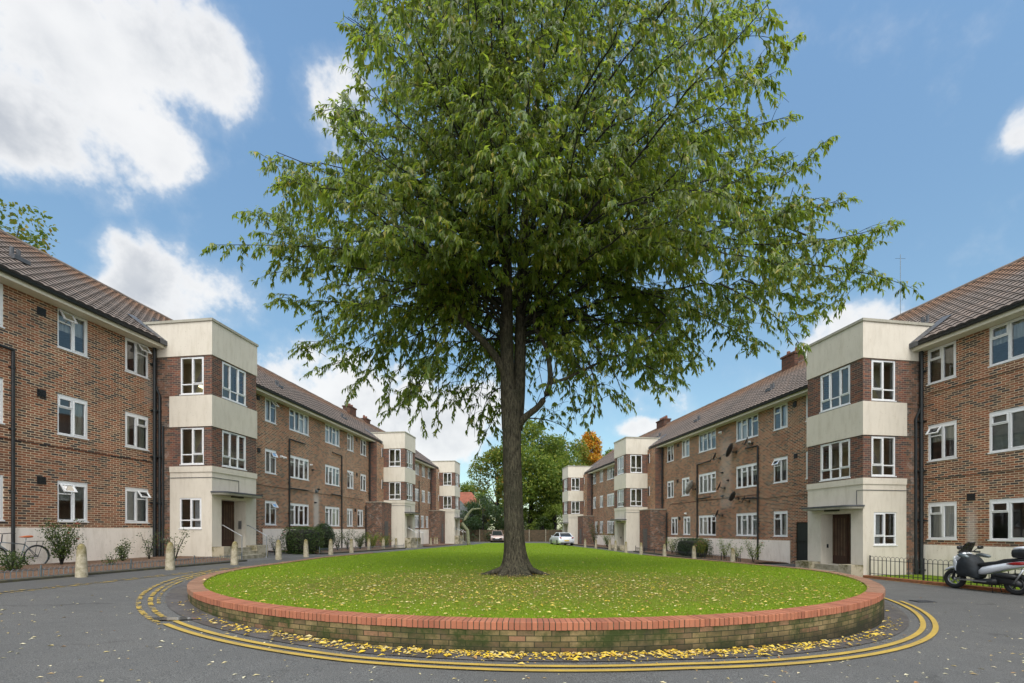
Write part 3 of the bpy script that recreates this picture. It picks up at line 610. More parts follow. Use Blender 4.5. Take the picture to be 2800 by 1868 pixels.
    for i, (rname, a0, a1, z0, z1, lights, opn) in enumerate(wins):
        cu = random.choice(CUR); st = random.choice(['full', 'full', 'both', 'left', 'right', 'top'])
        if cu == 'blind_grey': st = 'top' if random.random() < .6 else 'full'
        li = lights if rname != 'mid' else (lights[::-1] if random.random() < .15 else lights)
        op = opn if (opn is not None and random.random() < .65) else None
        if op is not None and 'v' not in li[op]: op = None
        window('w', a0, a1, z0, z1, 'f', 0, li, (cu, st) if cu else None, op, head=rname != 'top')
    for (a0, a1, z0, z1) in data['doors']:
        dm = NB(); dm.box(a0, a1, -.12, -.06, z0, z1-.01, 'door_green'); dm.box(a0, a1, -.059, -.045, (z0+z1)/2-.05, (z0+z1)/2+.05, 'door_green')
        dd = dm.build('door', root); hm = NB(); hm.box(a0+.06, a0+.12, -.045, -.02, z0+.95, z0+1.15, 'steel'); hm.build('handle', dd)
    # eaves
    em = NB(); em.box(S0, S1+.2, .002, .45, 8.405, 8.43, 'soffit_paint'); em.box(S0, S1+.2, .45, .47, 8.40, 8.60, 'soffit_paint'); em.build('soffit', root)
    gm = NB(); tw = sorted(towers); segs = []; cur = S0
    for ts in tw: segs.append((cur, ts-.02)); cur = ts+2.57
    if S1-cur > .3: segs.append((cur, S1+.2))
    for (g0, g1) in segs:
        prof = [(.47+.062+.062*math.cos(a), 8.585+.075*math.sin(a)) for a in np.linspace(math.pi, 2*math.pi, 7)]+[(.60, 8.60), (.47, 8.60)]
        V = [(s_, p[0], p[1]) for s_ in (g0, g1) for p in prof]; n = len(prof); gm.quads(V, [(i, (i+1) % n, (i+1) % n+n, i+n) for i in range(n)]+[tuple(range(n)), tuple(range(2*n-1, n-1, -1))], 'pipe_black')
    gm.build('gutter', root)
    # tiled roof: real courses of rolled tiles
    tanp = .71; we, ze, wr = .56, 8.63, -4.55; NR = 18; tl = .30; ns = int((S1+.2-S0)/tl); sub = 4; zr_ = ze+(we-wr)*tanp
    V = []; F = []; UV = []
    S_ = np.linspace(S0, S1+.2, ns*sub+1); wave = .036*np.abs(np.sin(np.arange(ns*sub+1)*math.pi/sub))**.8
    Vr = []; Fr = []; uvs = []; mm_ = []
    for r_ in range(NR):
        t0, t1 = r_/NR, (r_+1)/NR+.012; w0, w1 = we+(wr-we)*t0, we+(wr-we)*t1; z0, z1 = ze+(w0-we)*-tanp, ze+(w1-we)*-tanp
        base = len(Vr); jit = rng.normal(0, .0012, ns+1)
        for i, s_ in enumerate(S_):
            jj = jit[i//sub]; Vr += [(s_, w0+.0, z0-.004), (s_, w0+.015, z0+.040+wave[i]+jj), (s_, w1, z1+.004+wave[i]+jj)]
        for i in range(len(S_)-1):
            a = base+i*3; Fr += [(a, a+3, a+4, a+1), (a+1, a+4, a+5, a+2)]; cu = i//sub+.5; cv = r_+.5; uvs += [(cu, cv)]*8; mm_ += [0, 1] if False else [1, 0]  # front face of each course takes the dark painted-shade colour
    rm = NB(); rm.v = [rm.mapf(*p) for p in Vr]; rm.f = [list(f)[::-1] if fl else list(f) for f in Fr]; rm.mi('roof_tile'); rm.mi('tile_end_shade'); rm.m = mm_; rm.uv = [uvs[i*4:i*4+4] for i in range(len(Fr))]
    rm.face([(S0, wr, zr_), (S1+.2, wr, zr_), (S1+.2, -9.9, ze-.1), (S0, -9.9, ze-.1)], 'roof_tile', [(0, 5)]*4)
    rm.face([(S0, we-.02, ze-.02), (S1+.2, we-.02, ze-.02), (S1+.2, wr, zr_-.03), (S0, wr, zr_-.03)], 'lead')
    ro = rm.build('roof', root)
    rg = NB(); rg.tube([(s_, wr, zr_+.02+random.uniform(-.012, .012)) for s_ in np.arange(S0, S1+.3, .45)], .11, 'roof_tile', 8); rg.build('ridge', ro, smooth=True)
    for (c0, c1, ht) in data['chimneys']:
        cm = NB(); cm.box(c0, c1, wr-.35, wr+.35, 11.3, 12.3+ht, 'brick_chimney'); cm.box(c0-.06, c1+.06, wr-.41, wr+.41, 12.3+ht, 12.42+ht, 'brick_chimney')
        for x in np.linspace(c0+.2, c1-.2, max(2, int((c1-c0)/.4))): cm.lathe([(.11, 12.42+ht), (.13, 12.5+ht), (.10, 12.75+ht)], 'chimney_pot', 8, c=(x, wr, 0))
        cm.build('chimney', ro)
    for (u, v) in data['vents']:
        wv = -1.3; s_, _ = SZ(k, wv, u); z_ = ze+(we-wv)*tanp
        vm = NB(); vm.box(s_-.22, s_+.22, wv-.22, wv+.3, z_-.12, z_+.02, 'lead')
        for dx in (-.09, .09): vm.tube([(s_+dx, wv, z_-.05), (s_+dx, wv, z_+.34)], .055, 'lead', 8)
        vm.build('roof_vent', ro)
    # stair towers
    for ti, ts in enumerate(towers):
        link = ti > 0; tz = NB(); A0, A1 = ts, ts+PW
        fo = [(A0+.53, A0+1.92, 6.53, 8.02), (A0+.53, A0+1.92, 3.73, 5.2)]; do = (A0+.5, A0+1.88, .36, 2.36, .55)
        so = [(PW-1.40, PW-.36, 6.53, 8.02), (PW-1.40, PW-.36, 3.73, 5.2)]; sg_ = (PW-1.44, PW-.46, 1.17, 2.39) if not link else None
        fob = 0.0 if not link else .68
        for (zz0, zz1, mm, pr) in ((-1.2, 3.42, 'tower_render', 0), (3.42, 3.65, 'tower_render', .03), (3.65, 5.23, 'brick_dark', 0), (5.23, 6.47, 'tower_render', .03), (6.47, 8.06, 'brick_dark', 0), (8.06, 9.40, 'tower_render', .03)):
            back = -1.2 if zz0 > 8 else 0
            wall(tz, 'f', PW+pr, A0-pr, A1+pr, zz0, zz1, fo+[do], mm)
            wall(tz, 's', A0-pr, (.68 if not link else .68) if zz0 < 8 else back, PW+pr, zz0, zz1, so+([sg_] if sg_ else []), mm)
            tz.face([(A1+pr, PW+pr, zz0), (A1+pr, back, zz0), (A1+pr, back, zz1), (A1+pr, PW+pr, zz1)], mm, [(0, zz0), (PW, zz0), (PW, zz1), (0, zz1)])
            if pr:
                for zc in (zz0, zz1): tz.face([(A0-pr, back, zc), (A1+pr, back, zc), (A1+pr, PW+pr, zc), (A0-pr, PW+pr, zc)], mm)
        # inner skin so the stair reads as a lit room
        tz.box(A0+.25, A1-.12, .4, .45, .3, 8.2, 'stair_room'); tz.box(A0+1.55, A1-.12, .45, 1.2, .3, 8.2, 'stair_room')
        tz.box(A0+.78, A1-.13, 1.50, 1.55, 3.12, 8.2, 'stair_room'); tz.box(A0+.78, A0+.83, .46, 1.49, 3.12, 8.2, 'stair_room')
        for zz in (.3, 3.1, 5.9, 8.4): tz.box(A0+.12, A1-.12, .45, PW-.62 if zz < 1 else PW-.12, zz-.08, zz, 'stair_room')
        for z_ in (4.6, 7.4): # stair flights seen through the glass
            tz.face([(A0+.3, 1.0, z_-1.3), (A0+.3, 2.0, z_+.5), (A0+.34, 2.0, z_+.2), (A0+.34, 1.0, z_-1.6)], 'room')
        tz.box(A0+.5, A1-.67, PW-.56, PW-.55, .36, 2.36, 'tower_render')if False else None
        to = tz.build('stair_tower', root)
        cp_ = NB(); cp_.box(A0-.07, A1+.07, -1.3, PW+.07, 9.40, 9.50, 'coping_render'); cp_.build('coping', to)
        # flashing on the roof beside the tower
        for x0, x1 in ((A0-.36, A0-.031), (A1+.031, A1+.3)):
            fm = NB()
            fm.face([(x0, .60, 8.66), (x1, .60, 8.68), (x1, -.9, 8.68+1.5*tanp+.06), (x0, -.9, 8.66+1.5*tanp+.03)], 'lead'); fm.face([(x0, .60, 8.5), (x1, .60, 8.5), (x1, .60, 8.68), (x0, .60, 8.66)], 'lead')
            fm.build('flashing', ro)
        # link block on the near side
        lm = NB()
        if link:
            lw = .68; L0 = ts-1.4; lm.box(L0, ts-.001, .002, lw, 3.42, 8.40, 'brick', 'b- a-'); lm.face([(L0, .002, 3.42), (L0, lw, 3.42), (L0, lw, 8.4), (L0, .002, 8.4)], 'brick_dark', [(0, 3.42), (lw, 3.42), (lw, 8.4), (0, 8.4)])
            an = ts-2.0; lm.box(an, ts-.001, .003, 1.37, -1.2, 3.36, 'brick_dark', 'b- a-'); lm.face([(an, .002, -1.2), (an, 1.37, -1.2), (an, 1.37, 3.36), (an, .002, 3.36)], 'brick_stained', [(0, -1.2), (1.37, -1.2), (1.37, 3.36), (0, 3.36)])
            lm.box(an-.04, ts-.002, .01, 1.41, 3.36, 3.42, 'coping_render')
        else:
            lm.box(ts-.002, ts+.3, .002, .679, -1.2, 8.40, 'brick_stained', 'b- a+')
        lk = lm.build('link_block', root)
        if link:
            dm = NB(); dm.box(ts-1.45, ts-.75, 1.371, 1.40, -.3, 1.85, 'door_grey'); dm.build('store_door', lk)
            for zz in (4.6, 7.3): dm = NB(); dm.box(ts-.42, ts-.16, .681, .70, zz, zz+.75, 'car_glass'); dm.box(ts-.44, ts-.42, .681, .715, zz-.02, zz+.77, 'white_upvc'); dm.build('slit_window', lk)
        for (a0, a1, z0, z1) in fo: window('t', a0, a1, z0, z1, 'f', PW, ['cb', 'b', 'cb'], None)
        for (a0, a1, z0, z1) in so: window('t', a0, a1, z0, z1, 's', A0, ['b', 'cb'], None)
        if sg_: window('t', *sg_, 's', A0, ['b', 'cb'], ('blind_grey', 'right'))
        # entrance: recessed timber door, soffit, floor
        dm = NB(); x0, x1 = A0+.5, A0+1.88; wd_ = PW-.55
        dm.box(x0, x1, wd_-.05, wd_, .36, 2.36, 'door_wood'); mid = (x0+x1)/2
        dm.box(mid-.02, mid+.02, wd_+.001, wd_+.02, .38, 2.34, 'door_wood')
        for xx in np.arange(mid+.1, x1-.05, .13): dm.box(xx, xx+.07, wd_+.001, wd_+.006, .7, 2.2, 'door_wood_light')
        do_ = dm.build('entrance_door', root)
        if k == 'R' and ti == 0: dm = NB(); dm.box(mid-.45, mid-.25, wd_+.003, wd_+.008, 1.85, 2.22, 'paper'); tag(dm.build('notice', do_), 'white paper notice pinned high on the door')
        dm = NB(); dm.box(x1-.012, x1-.002, wd_+.2, wd_+.36, 1.15, 1.5, 'steel') if k == 'L' else dm.box(x1-.012, x1-.002, wd_+.2, wd_+.28, 1.0, 1.15, 'black_plastic'); dm.build('entry_phone', root)
        # canopy with rounded nose
        km = NB(); k0, k1 = A0-.08, A0+2.38; pr = .62; ol = [(k0, PW+.002)]+[(k0+.3-.3*math.cos(a), PW+pr-.3+.3*math.sin(a)) for a in np.linspace(0, math.pi/2, 6)]+[(k1-.3+.3*math.sin(a), PW+pr-.3+.3*math.cos(a)) for a in np.linspace(0, math.pi/2, 6)]+[(k1, PW+.002)]
        n = len(ol)
        for (za, zb_, mm, sh) in ((2.52, 2.59, 'coping_render', .03), (2.59, 2.65, 'lead', 0)):
            o2 = [(x+(sh if x < mid else -sh), y-(sh if y > PW+.1 else 0)) for x, y in ol]; km.quads([(x, y, za) for x, y in o2]+[(x, y, zb_) for x, y in o2], [tuple(range(n)), tuple(range(2*n-1, n-1, -1))]+[(i, i+n, (i+1) % n+n, (i+1) % n) for i in range(n)], mm)
        km.build('canopy', root); dm = NB(); dm.box(mid-.3, mid+.3, PW+.1, PW+.22, 2.46, 2.518, 'black_plastic'); dm.build('porch_lamp', root)
        # steps with flank walls
        st = NB(); zgb = W2(k, mid, PW+.7)[2]-q['zb']; n = 3 if k == 'L' else 2; rise = (.36-zgb)/n if .36-zgb > .1 else .12
        st.box(x0, x1, wd_-.04, PW+.30, -.6, .359, 'concrete')
        for i in range(1, n): st.box(x0+.003*i, x1-.003*i, PW+.30+.3*(i-1), PW+.30+.3*i, -.6, .36-rise*i, 'concrete')
        for (f0, f1) in ((A0-.04, x0-.001), (x1+.001, A1+.04)): st.box(f0, f1, PW+.032, PW+.55, -.6, .44, 'mossy_stone')
        st.build('entrance_steps', root)
        if k == 'L':
            for xx in (x0-.05, x1+.05):
                hm = NB(); e = PW+.95; zf = zgb; hm.tube([(xx, PW+.03, 1.30), (xx, PW+.12, 1.30), (xx, e, .86), (xx, e, zf-.05)], .021, 'steel', 8); hm.build('handrail', root)
        # lamp on
        if ti == 0:
            lmp = NB()
            if k == 'L': lmp.box(A0+.5, A0+.8, 1.45, 1.62, 7.0, 7.07, 'lamp_glow')
            else: lmp.box(A0+.75, A0+.85, PW-.5, PW-.35, 5.0, 5.06, 'lamp_glow')
            lmp.build('stair_lamp', to)
        # alarm cable below the string course
        cm = NB(); cm.tube([(A0-.012, .7, 3.2), (A0-.012, PW+.012, 3.2), (A0+(1.45 if k == 'L' else .25), PW+.012, 3.2), (A0+(1.45 if k == 'L' else .25), PW+.012, 2.66)], .012, 'lead', 6); cm.build('conduit', root)
    # soil pipes
    for (s_, w_, z0, z1, r_) in data['pipes']:
        pm = NB(); pm.tube([(s_, w_, z0), (s_, w_, z1)], r_, 'pipe_black', 10)
        z = z0+.6
        while z < z1: pm.tube([(s_, w_, z), (s_, w_, z+.08)], r_*1.3, 'pipe_black', 10); pm.box(s_-r_*1.6, s_+r_*1.6, .005 if w_ < .5 else w_-.1, w_, z+.02, z+.06, 'pipe_black'); z += 1.85
        pm.build('downpipe', root)
    for pts in data['branches']:
        pm = NB(); pm.tube(pts, .04, 'pipe_black', 8); pm.build('waste_pipe', root)
    for (z_, a0, a1) in data['cables']:
        pm = NB(); P_ = []; x = a0
        while x < a1: P_.append((x, .02, z_+random.uniform(-.005, .005))); x += .9
        pm.tube(P_+[(a1, .02, z_)], .011, 'pipe_black', 5); pm.build('cable', root)
    for (s_, z_, sz_, mm) in data['fixtures']:
        am = NB(); am.box(s_-sz_, s_+sz_, .002, .04, z_-sz_, z_+sz_, mm); am.lathe([(sz_*.8, .04), (sz_*.8, .13), (sz_*.5, .16)], mm, 10, 'y', (s_, 0, z_)); am.build('wall_fixture', root)
    for (s_, z_) in data['airbricks']:
        am = NB(); am.box(s_-.12, s_+.12, .002, .02, z_-.12, z_+.12, 'black_iron')
        for i in range(5): am.box(s_-.1, s_+.1, .02, .035, z_-.10+i*.045, z_-.08+i*.045, 'black_iron')
        am.build('air_vent', root)
    return root
V2 = ['v', 'c']; V2r = ['c', 'v']; V4 = ['cv', 'c', 'v', 'c']; V4 = ['v', 'c', 'v', 'c']
left = make_building('L', 'three-storey brown brick block of flats on the left, with cream stair towers', dict(
    end=39.9, towers=[0, 20.9, 37.3],
    windows=[(-14.6, -13.6, 'top mid gr', V2, None), (-11.5, -9.5, 'top mid gr', V4, None), (-6.95, -4.95, 'top mid gr', V4, 2), (-3.52, -2.57, 'top mid gr', V2, 0), (-1.24, -.28, 'top mid gr', V2r, 1),
             (6.65, 7.62, 'top mid gr', V2r, 1), (8.82, 10.85, 'top mid gr', V4, None), (12.78, 14.72, 'top mid gr', V4, None), (15.85, 16.85, 'top mid', V2, 0), (15.8, 16.72, 'gr', V2, None), (18.0, 18.98, 'top mid', V2r, None), (17.5, 18.45, 'gr', V2, None),
             (26.7, 28.6, 'top mid gr', V4, None), (30.5, 31.9, 'top mid gr', ['v', 'c', 'v'], None), (32.8, 33.9, 'top mid', V2, None), (32.5, 33.5, 'gr', V2, None), (34.9, 35.9, 'top mid', V2r, None), (34.2, 35.1, 'gr', V2, None)],
    doors=[(5.0, 6.05, .12, 2.15)], plinth=[(-16, .66*0), (6.45, 18.85), (25, 35.2)], chimneys=[(24.4, 25.7, .5), (27.9, 28.8, .15)],
    vents=[(41, 720), (757, 1055), (424, 900), (935, 1140)],
    pipes=[(-.13, .12, -.3, 8.42, .062), (-.05, .27, -.3, 6.5, .05), (.22*0-.055, .42, -.3, 5.3, .035), (-4.77, .08, -.2, 6.5, .045), (8.72, .08, -.4, 6.5, .045), (14.9, .08, -.4, 6.5, .045), (19.42, .12, 3.5, 8.4, .055), (18.7, .12, -.5, 3.1, .05), (31.7, .08, -.5, 6.5, .045), (35.75, .12, 3.5, 8.4, .05)],
    branches=[[(-4.77, .09, 6.5), (-5.6, .09, 6.55)], [(8.72, .09, 6.5), (10.3, .09, 6.5)], [(14.9, .09, 6.5), (13.6, .09, 6.55)], [(-.05, .27, 6.5), (-.1, .14, 6.9)], [(8.72, .09, 3.6), (10.6, .09, 3.62)], [(14.9, .09, 3.6), (13.5, .09, 3.62)]],
    cables=[(3.83, -16, -.2), (3.55, 2.6, 18.5), (3.4, 24, 35)], fixtures=[(8.0, 5.35, .07, 'white_upvc'), (8.3, 5.33, .07, 'white_upvc'), (11.65, 3.65, .10, 'galvanised'), (11.9, 3.8, .06, 'black_iron'), (11.2, 5.0, .06, 'black_iron'), (11.0, 5.3, .05, 'white_upvc'), (11.5, 2.9, .05, 'black_iron')], airbricks=[(-3.98, 8.05), (-3.98, 5.45), (-3.98, 2.68), (-5.3, 2.75), (6.1, 8.2), (6.15, 5.4), (17.3, 8.15), (17.35, 5.45), (17.1, 2.65)]))
right = make_building('R', 'three-storey brick block of flats on the right, with stair towers and satellite dishes', dict(
    end=41.3, towers=[0, 21.5, 38.7],
    windows=[(-14.6, -13.6, 'top mid gr', V2, None), (-9.5, -7.5, 'top mid gr', V4, None), (-6.4, -5.4, 'top mid gr', V2, None), (-4.13, -2.13, 'top mid gr', ['c', 'v', 'c', 'v'], None), (-1.16, -.2, 'top', V2r, None), (-1.18, -.22, 'mid gr', V2r, 1),
             (4.5, 5.5, 'top mid', V2, None), (6.7, 7.72, 'top mid gr', V2r, 1), (8.92, 10.88, 'top mid gr', V4, None), (12.95, 14.95, 'top mid gr', V4, None), (16.15, 17.2, 'top mid', V2, None), (16.05, 17.0, 'gr', V2, None), (18.4, 19.42, 'top mid', V2r, None), (17.8, 18.8, 'gr', V2r, None),
             (26.9, 28.9, 'top mid gr', V4, None), (30.6, 32.6, 'top mid gr', V4, None), (33.8, 34.85, 'top mid gr', V2, None), (36.1, 37.15, 'top mid', V2r, None), (35.6, 36.5, 'gr', V2, None)],
    doors=[(5.15, 6.15, .1, 2.12)], plinth=[(-16, 0), (6.5, 19.4), (25, 36.6)], chimneys=[(28.0, 29.6, .45), (11.1, 12.2, .6)],
    vents=[(2112, 1068), (1911, 1147), (1804, 1192), (2530, 912)],
    pipes=[(-.09, .13, -.4, 8.42, .062), (-.03, .30, -.4, 5.9, .05), (8.86, .08, -.4, 6.5, .045), (15.03, .08, -.4, 6.3, .045), (20.0, .12, 3.5, 8.4, .055), (19.3, .12, -.5, 3.1, .05), (29.8, .08, -.5, 6.5, .045), (37.2, .12, 3.5, 8.4, .05)],
    branches=[[(8.86, .09, 6.5), (9.9, .09, 6.55)], [(15.03, .09, 6.3), (13.4, .09, 6.35)], [(-.03, .30, 5.9), (-.09, .15, 6.3)], [(8.86, .09, 3.55), (10.2, .09, 3.6)], [(15.03, .09, 3.9), (13.4, .09, 3.95)]],
    cables=[(3.62, -16, -.15), (6.78, -16, -.3), (3.5, 2.6, 8.8), (3.75, 8.9, 19)], fixtures=[(12.4, 8.0, .09, 'white_upvc'), (9.6, 6.85, .07, 'paper'), (12.2, 5.4, .06, 'black_iron'), (11.6, 4.85, .05, 'black_iron'), (12.2, 3.9, .07, 'galvanised'), (16.6, 2.95, .07, 'paper'), (-1.2, .75, .07, 'white_upvc')], airbricks=[(6.2, 8.15), (6.15, 5.5), (17.75, 8.15), (17.8, 5.45), (17.5, 2.6), (-1.62, 2.85)]))

# ---------------------------------------------------------------- the big cherry tree
TX, TY = .12, 12.8
def T(Dx, Dy, dy=0.):                # display pixel of the photograph at the trunk's depth
    Yd = TY+dy; return ((1.1915*Dx-cx_)*Yd/f_, Yd, CAMZ+(hy_-1.1915*Dy)*Yd/f_)
def skin_tube(Vs, Fs, pts, rs, n=10, twist=0, lump=0):
    pts = np.array(pts, float); d = np.gradient(pts, axis=0); d /= (np.linalg.norm(d, axis=1)[:, None]+1e-9)
    ref = np.where(np.abs(d[:, 2:3]) > .9, np.array([[1., 0, 0]]), np.array([[0, 0, 1.]])); u = np.cross(d, ref); u /= np.linalg.norm(u, axis=1)[:, None]; q = np.cross(d, u)
    if np.abs(d[0, 2]) > .7: u = np.tile([[1., 0, 0]], (len(pts), 1)); u = u-d*(u*d).sum(1)[:, None]; u /= np.linalg.norm(u, axis=1)[:, None]; q = np.cross(d, u)
    a = np.linspace(0, 2*math.pi, n, endpoint=False); rs = np.array(rs)[:, None]
    rr = rs*(1+lump*(np.sin(3*a+twist)+.6*np.sin(5*a+1.3*twist))[None, :]) if lump is not None else rs
    if np.ndim(lump): pass
    ring_ = pts[:, None, :]+(u[:, None, :]*np.cos(a)[None, :, None]+q[:, None, :]*np.sin(a)[None, :, None])*rr[:, :, None]
    base = sum(len(v) for v in Vs); Vs.append(ring_.reshape(-1, 3)); m_ = len(pts); i, k = np.meshgrid(np.arange(m_-1), np.arange(n), indexing='ij'); k2 = (k+1) % n
    Fs.append(np.stack([base+i*n+k, base+i*n+k2, base+(i+1)*n+k2, base+(i+1)*n+k], -1).reshape(-1, 4))
def smooth_path(P, n):
    P = np.array(P, float); tt = np.linspace(0, len(P)-1, n); i = np.clip(tt.astype(int), 0, len(P)-2); f = (tt-i)[:, None]; pm = P[np.clip(i-1, 0, None)]; p0 = P[i]; p1 = P[i+1]; p2 = P[np.clip(i+2, None, len(P)-1)]
    return .5*((2*p0)+(-pm+p1)*f+(2*pm-5*p0+4*p1-p2)*f*f+(-pm+3*p0-3*p1+p2)*f**3)
tree = empty('cherry_tree', (TX, TY, float(zgrass(TX, TY))), 0, 'tall leafy green cherry tree with a dark forked trunk, standing on the raised lawn', 'tree')
tz0 = float(zgrass(TX, TY)); off = np.array([TX, TY, tz0])
Vs, Fs = [], []
trunk_pts = smooth_path([(T(1186, 1330)[0], TY, tz0-.25), (T(1185, 1315)[0], TY, tz0), T(1183, 1290), T(1180, 1250), T(1178, 1180), T(1176, 1080), T(1175, 1000), T(1176, 950), T(1172, 900)], 60)
zz = trunk_pts[:, 2]-tz0; tr_r = .255+.27*np.exp(-np.clip(zz, 0, 9)/.22)+.06*np.exp(-np.clip(zz, 0, 9)/1.2)+.02*np.clip((zz-3.6)/1, 0, 1)
# fluted flare
n = 28; a = np.linspace(0, 2*math.pi, n, endpoint=False); fl_ = np.exp(-np.clip(zz, 0, 9)/.5)[:, None]*(.22*np.sin(5*a+.6)+.13*np.sin(8*a+2))[None, :]+.03*np.sin(3*a[None, :]+zz[:, None]*1.1)
rr = tr_r[:, None]*(1+fl_); ring_ = trunk_pts[:, None, :]+np.stack([np.cos(a)[None, :]*rr, np.sin(a)[None, :]*rr, np.zeros_like(rr)], -1)
Vs.append(ring_.reshape(-1, 3)); i, k = np.meshgrid(np.arange(len(trunk_pts)-1), np.arange(n), indexing='ij'); k2 = (k+1) % n; Fs.append(np.stack([i*n+k, i*n+k2, (i+1)*n+k2, (i+1)*n+k], -1).reshape(-1, 4))
for a_, ln in ((-2.9, 1.05), (-.35, .95), (-1.2, .5), (-2.2, .55), (.8, .6), (2.4, .6)):       # surface roots
    P = [(TX+math.cos(a_)*r_, TY+math.sin(a_)*r_, tz0+h_) for r_, h_ in ((.1, .35), (.35, .16), (.35+ln*.35, .05), (.35+ln*.7, -.03))]; skin_tube(Vs, Fs, smooth_path(P, 10), np.linspace(.15, .03, 10), 8)
lead1 = smooth_path([T(1172, 985), T(1166, 900), T(1163, 800), T(1163, 700), T(1162, 560, -.1), T(1160, 420, -.1), T(1165, 250), T(1170, 80, .1), T(1175, -120, .1), T(1180, -330)], 60)
lead2 = smooth_path([T(1182, 985, .05), T(1190, 900, .15), T(1194, 800, .2), T(1195, 700, .3), T(1200, 560, .4), T(1212, 420, .6), T(1230, 260, .7), T(1250, 90, .8), T(1270, -90, .9), T(1280, -230, 1)], 60)
r1 = np.interp(np.linspace(0, 1, 60), [0, .15, .4, .7, 1], [.25, .20, .15, .09, .02]); r2 = np.interp(np.linspace(0, 1, 60), [0, .15, .4, .7, 1], [.22, .175, .13, .07, .02])
skin_tube(Vs, Fs, lead1, r1, 14, lump=.03); skin_tube(Vs, Fs, lead2, r2, 14, lump=.03)
limbs = [([T(1160, 860), T(1135, 815, -.1), T(1100, 775, -.25), T(1045, 715, -.4), T(1000, 630, -.6), T(960, 540, -.8), T(900, 470, -1)], .12),
         ([T(1185, 985), T(1205, 958, -.2), T(1240, 928, -.35), T(1262, 880, -.4), T(1258, 820, -.4), T(1245, 780, -.3), T(1225, 740, -.1), T(1240, 660, .2)], .11),
         ([T(1262, 880, -.4), T(1300, 868, -.5), T(1380, 830, -.7), T(1470, 790, -.9), T(1560, 700, -1.1)], .05),
         ([T(1165, 560, -.1), T(1110, 530, -.5), T(1050, 545, -.9), T(990, 590, -1.2), T(900, 600, -1.4)], .07),
         ([T(1205, 560, .4), T(1300, 500, .6), T(1420, 440, .8), T(1560, 430, 1), T(1700, 480, 1.1), T(1850, 540, 1.1)], .09)]
paths = []
for P, r0 in limbs: p = smooth_path(P, 26); skin_tube(Vs, Fs, p, np.linspace(r0, r0*.28, 26), 8); paths.append(p)
bo = np_mesh('trunk', np.concatenate(Vs)-off, np.concatenate(Fs), 'bark', tree, True)
# silhouette of the crown (metres from the trunk, by height)
ZP = [3.9, 4.6, 5.4, 6.1, 6.9, 7.8, 8.6, 9.6, 10.8, 11.8, 12.8, 14.2, 16.4, 18.5, 20.5, 22]
LP = [1.2, 2.2, 3.9, 5.0, 5.9, 6.5, 6.9, 8.0, 7.2, 6.6, 5.3, 4.9, 4.6, 4.0, 2.8, .8]
RP = [.4, 1.5, 3.0, 5.0, 7.4, 8.6, 9.6, 9.2, 8.7, 8.3, 7.8, 7.3, 6.7, 5.6, 3.8, 1.]
def env(z, a):
    side = np.interp(z, ZP, RP if math.cos(a) > 0 else LP); dep = np.interp(z, ZP, [1, 1.8, 3, 4, 4.8, 5.4, 5.8, 6, 6, 5.8, 5.5, 5.2, 4.8, 4.2, 3, 1]); c, s_ = math.cos(a), math.sin(a)
    return 1/math.sqrt((c/side)**2+(s_/dep)**2)
def trunk_at(z, right_):
    L_ = lead2 if right_ else lead1
    if z < L_[0, 2]: L_ = trunk_pts
    return np.array([np.interp(z, L_[:, 2], L_[:, 0]), np.interp(z, L_[:, 2], L_[:, 1]), z])
CROWN = np.array([(820, -400), (800, 0), (775, 60), (795, 140), (730, 240), (790, 330), (700, 360), (590, 340), (620, 400), (600, 450), (550, 480), (570, 530), (480, 550), (560, 610), (620, 640), (610, 700), (650, 800), (690, 880), (800, 935), (930, 960), (990, 995), (1030, 930), (1090, 1060), (1180, 1080), (1210, 1000), (1330, 1000), (1430, 955), (1520, 915), (1570, 875), (1640, 800), (1720, 800), (1790, 830), (1860, 840), (1870, 740), (1950, 700), (2095, 690), (2090, 640), (2000, 610), (2060, 500), (1950, 520), (1945, 440), (1850, 440), (1910, 310), (1800, 350), (1825, 250), (1790, 190), (1850, 60), (1760, 0), (1740, -400)], float)
def to_px(P): P = np.atleast_2d(P); return (P[:, 0]/P[:, 1]*f_+cx_)/1.1915, (hy_-(P[:, 2]-CAMZ)/P[:, 1]*f_)/1.1915
def inside_crown(P):      # the natural outline the crown has grown to
    a_, b_ = to_px(P); return inside(a_, np.maximum(b_, -390), CROWN)
FREE = [False]; tw_free = []
bV, bF = [], []; tw_starts = []; tw_dirs = []; tw_len = []
def bez(a, b, c, n): t_ = np.linspace(0, 1, n)[:, None]; return (1-t_)**2*a+2*t_*(1-t_)*b+t_**2*c
def add_twigs(path, t0, t1, step, lmin, lmax):
    step = step*.74
    d = np.r_[0, np.cumsum(np.linalg.norm(np.diff(path, axis=0), axis=1))]; s_ = d[-1]*t0
    while s_ < d[-1]*t1:
        f = s_/d[-1]; p = np.array([np.interp(s_, d, path[:, j]) for j in range(3)]); i = min(np.searchsorted(d, s_), len(path)-1); tg = path[i]-path[max(i-1, 0)]; tg = tg/(np.linalg.norm(tg)+1e-9)
        v = tg*rng.uniform(.3, .9)+rng.normal(0, .62, 3); v[2] = v[2]*.55-.02; v /= np.linalg.norm(v); tw_starts.append(p); tw_dirs.append(v); tw_len.append(rng.uniform(lmin, lmax)); tw_free.append(FREE[0]); s_ += rng.uniform(.6, 1.4)*step
    tw_starts.append(path[-1]); v = path[-1]-path[-2]; tw_dirs.append(v/np.linalg.norm(v)); tw_len.append(rng.uniform(lmin, lmax)*1.1); tw_free.append(FREE[0])
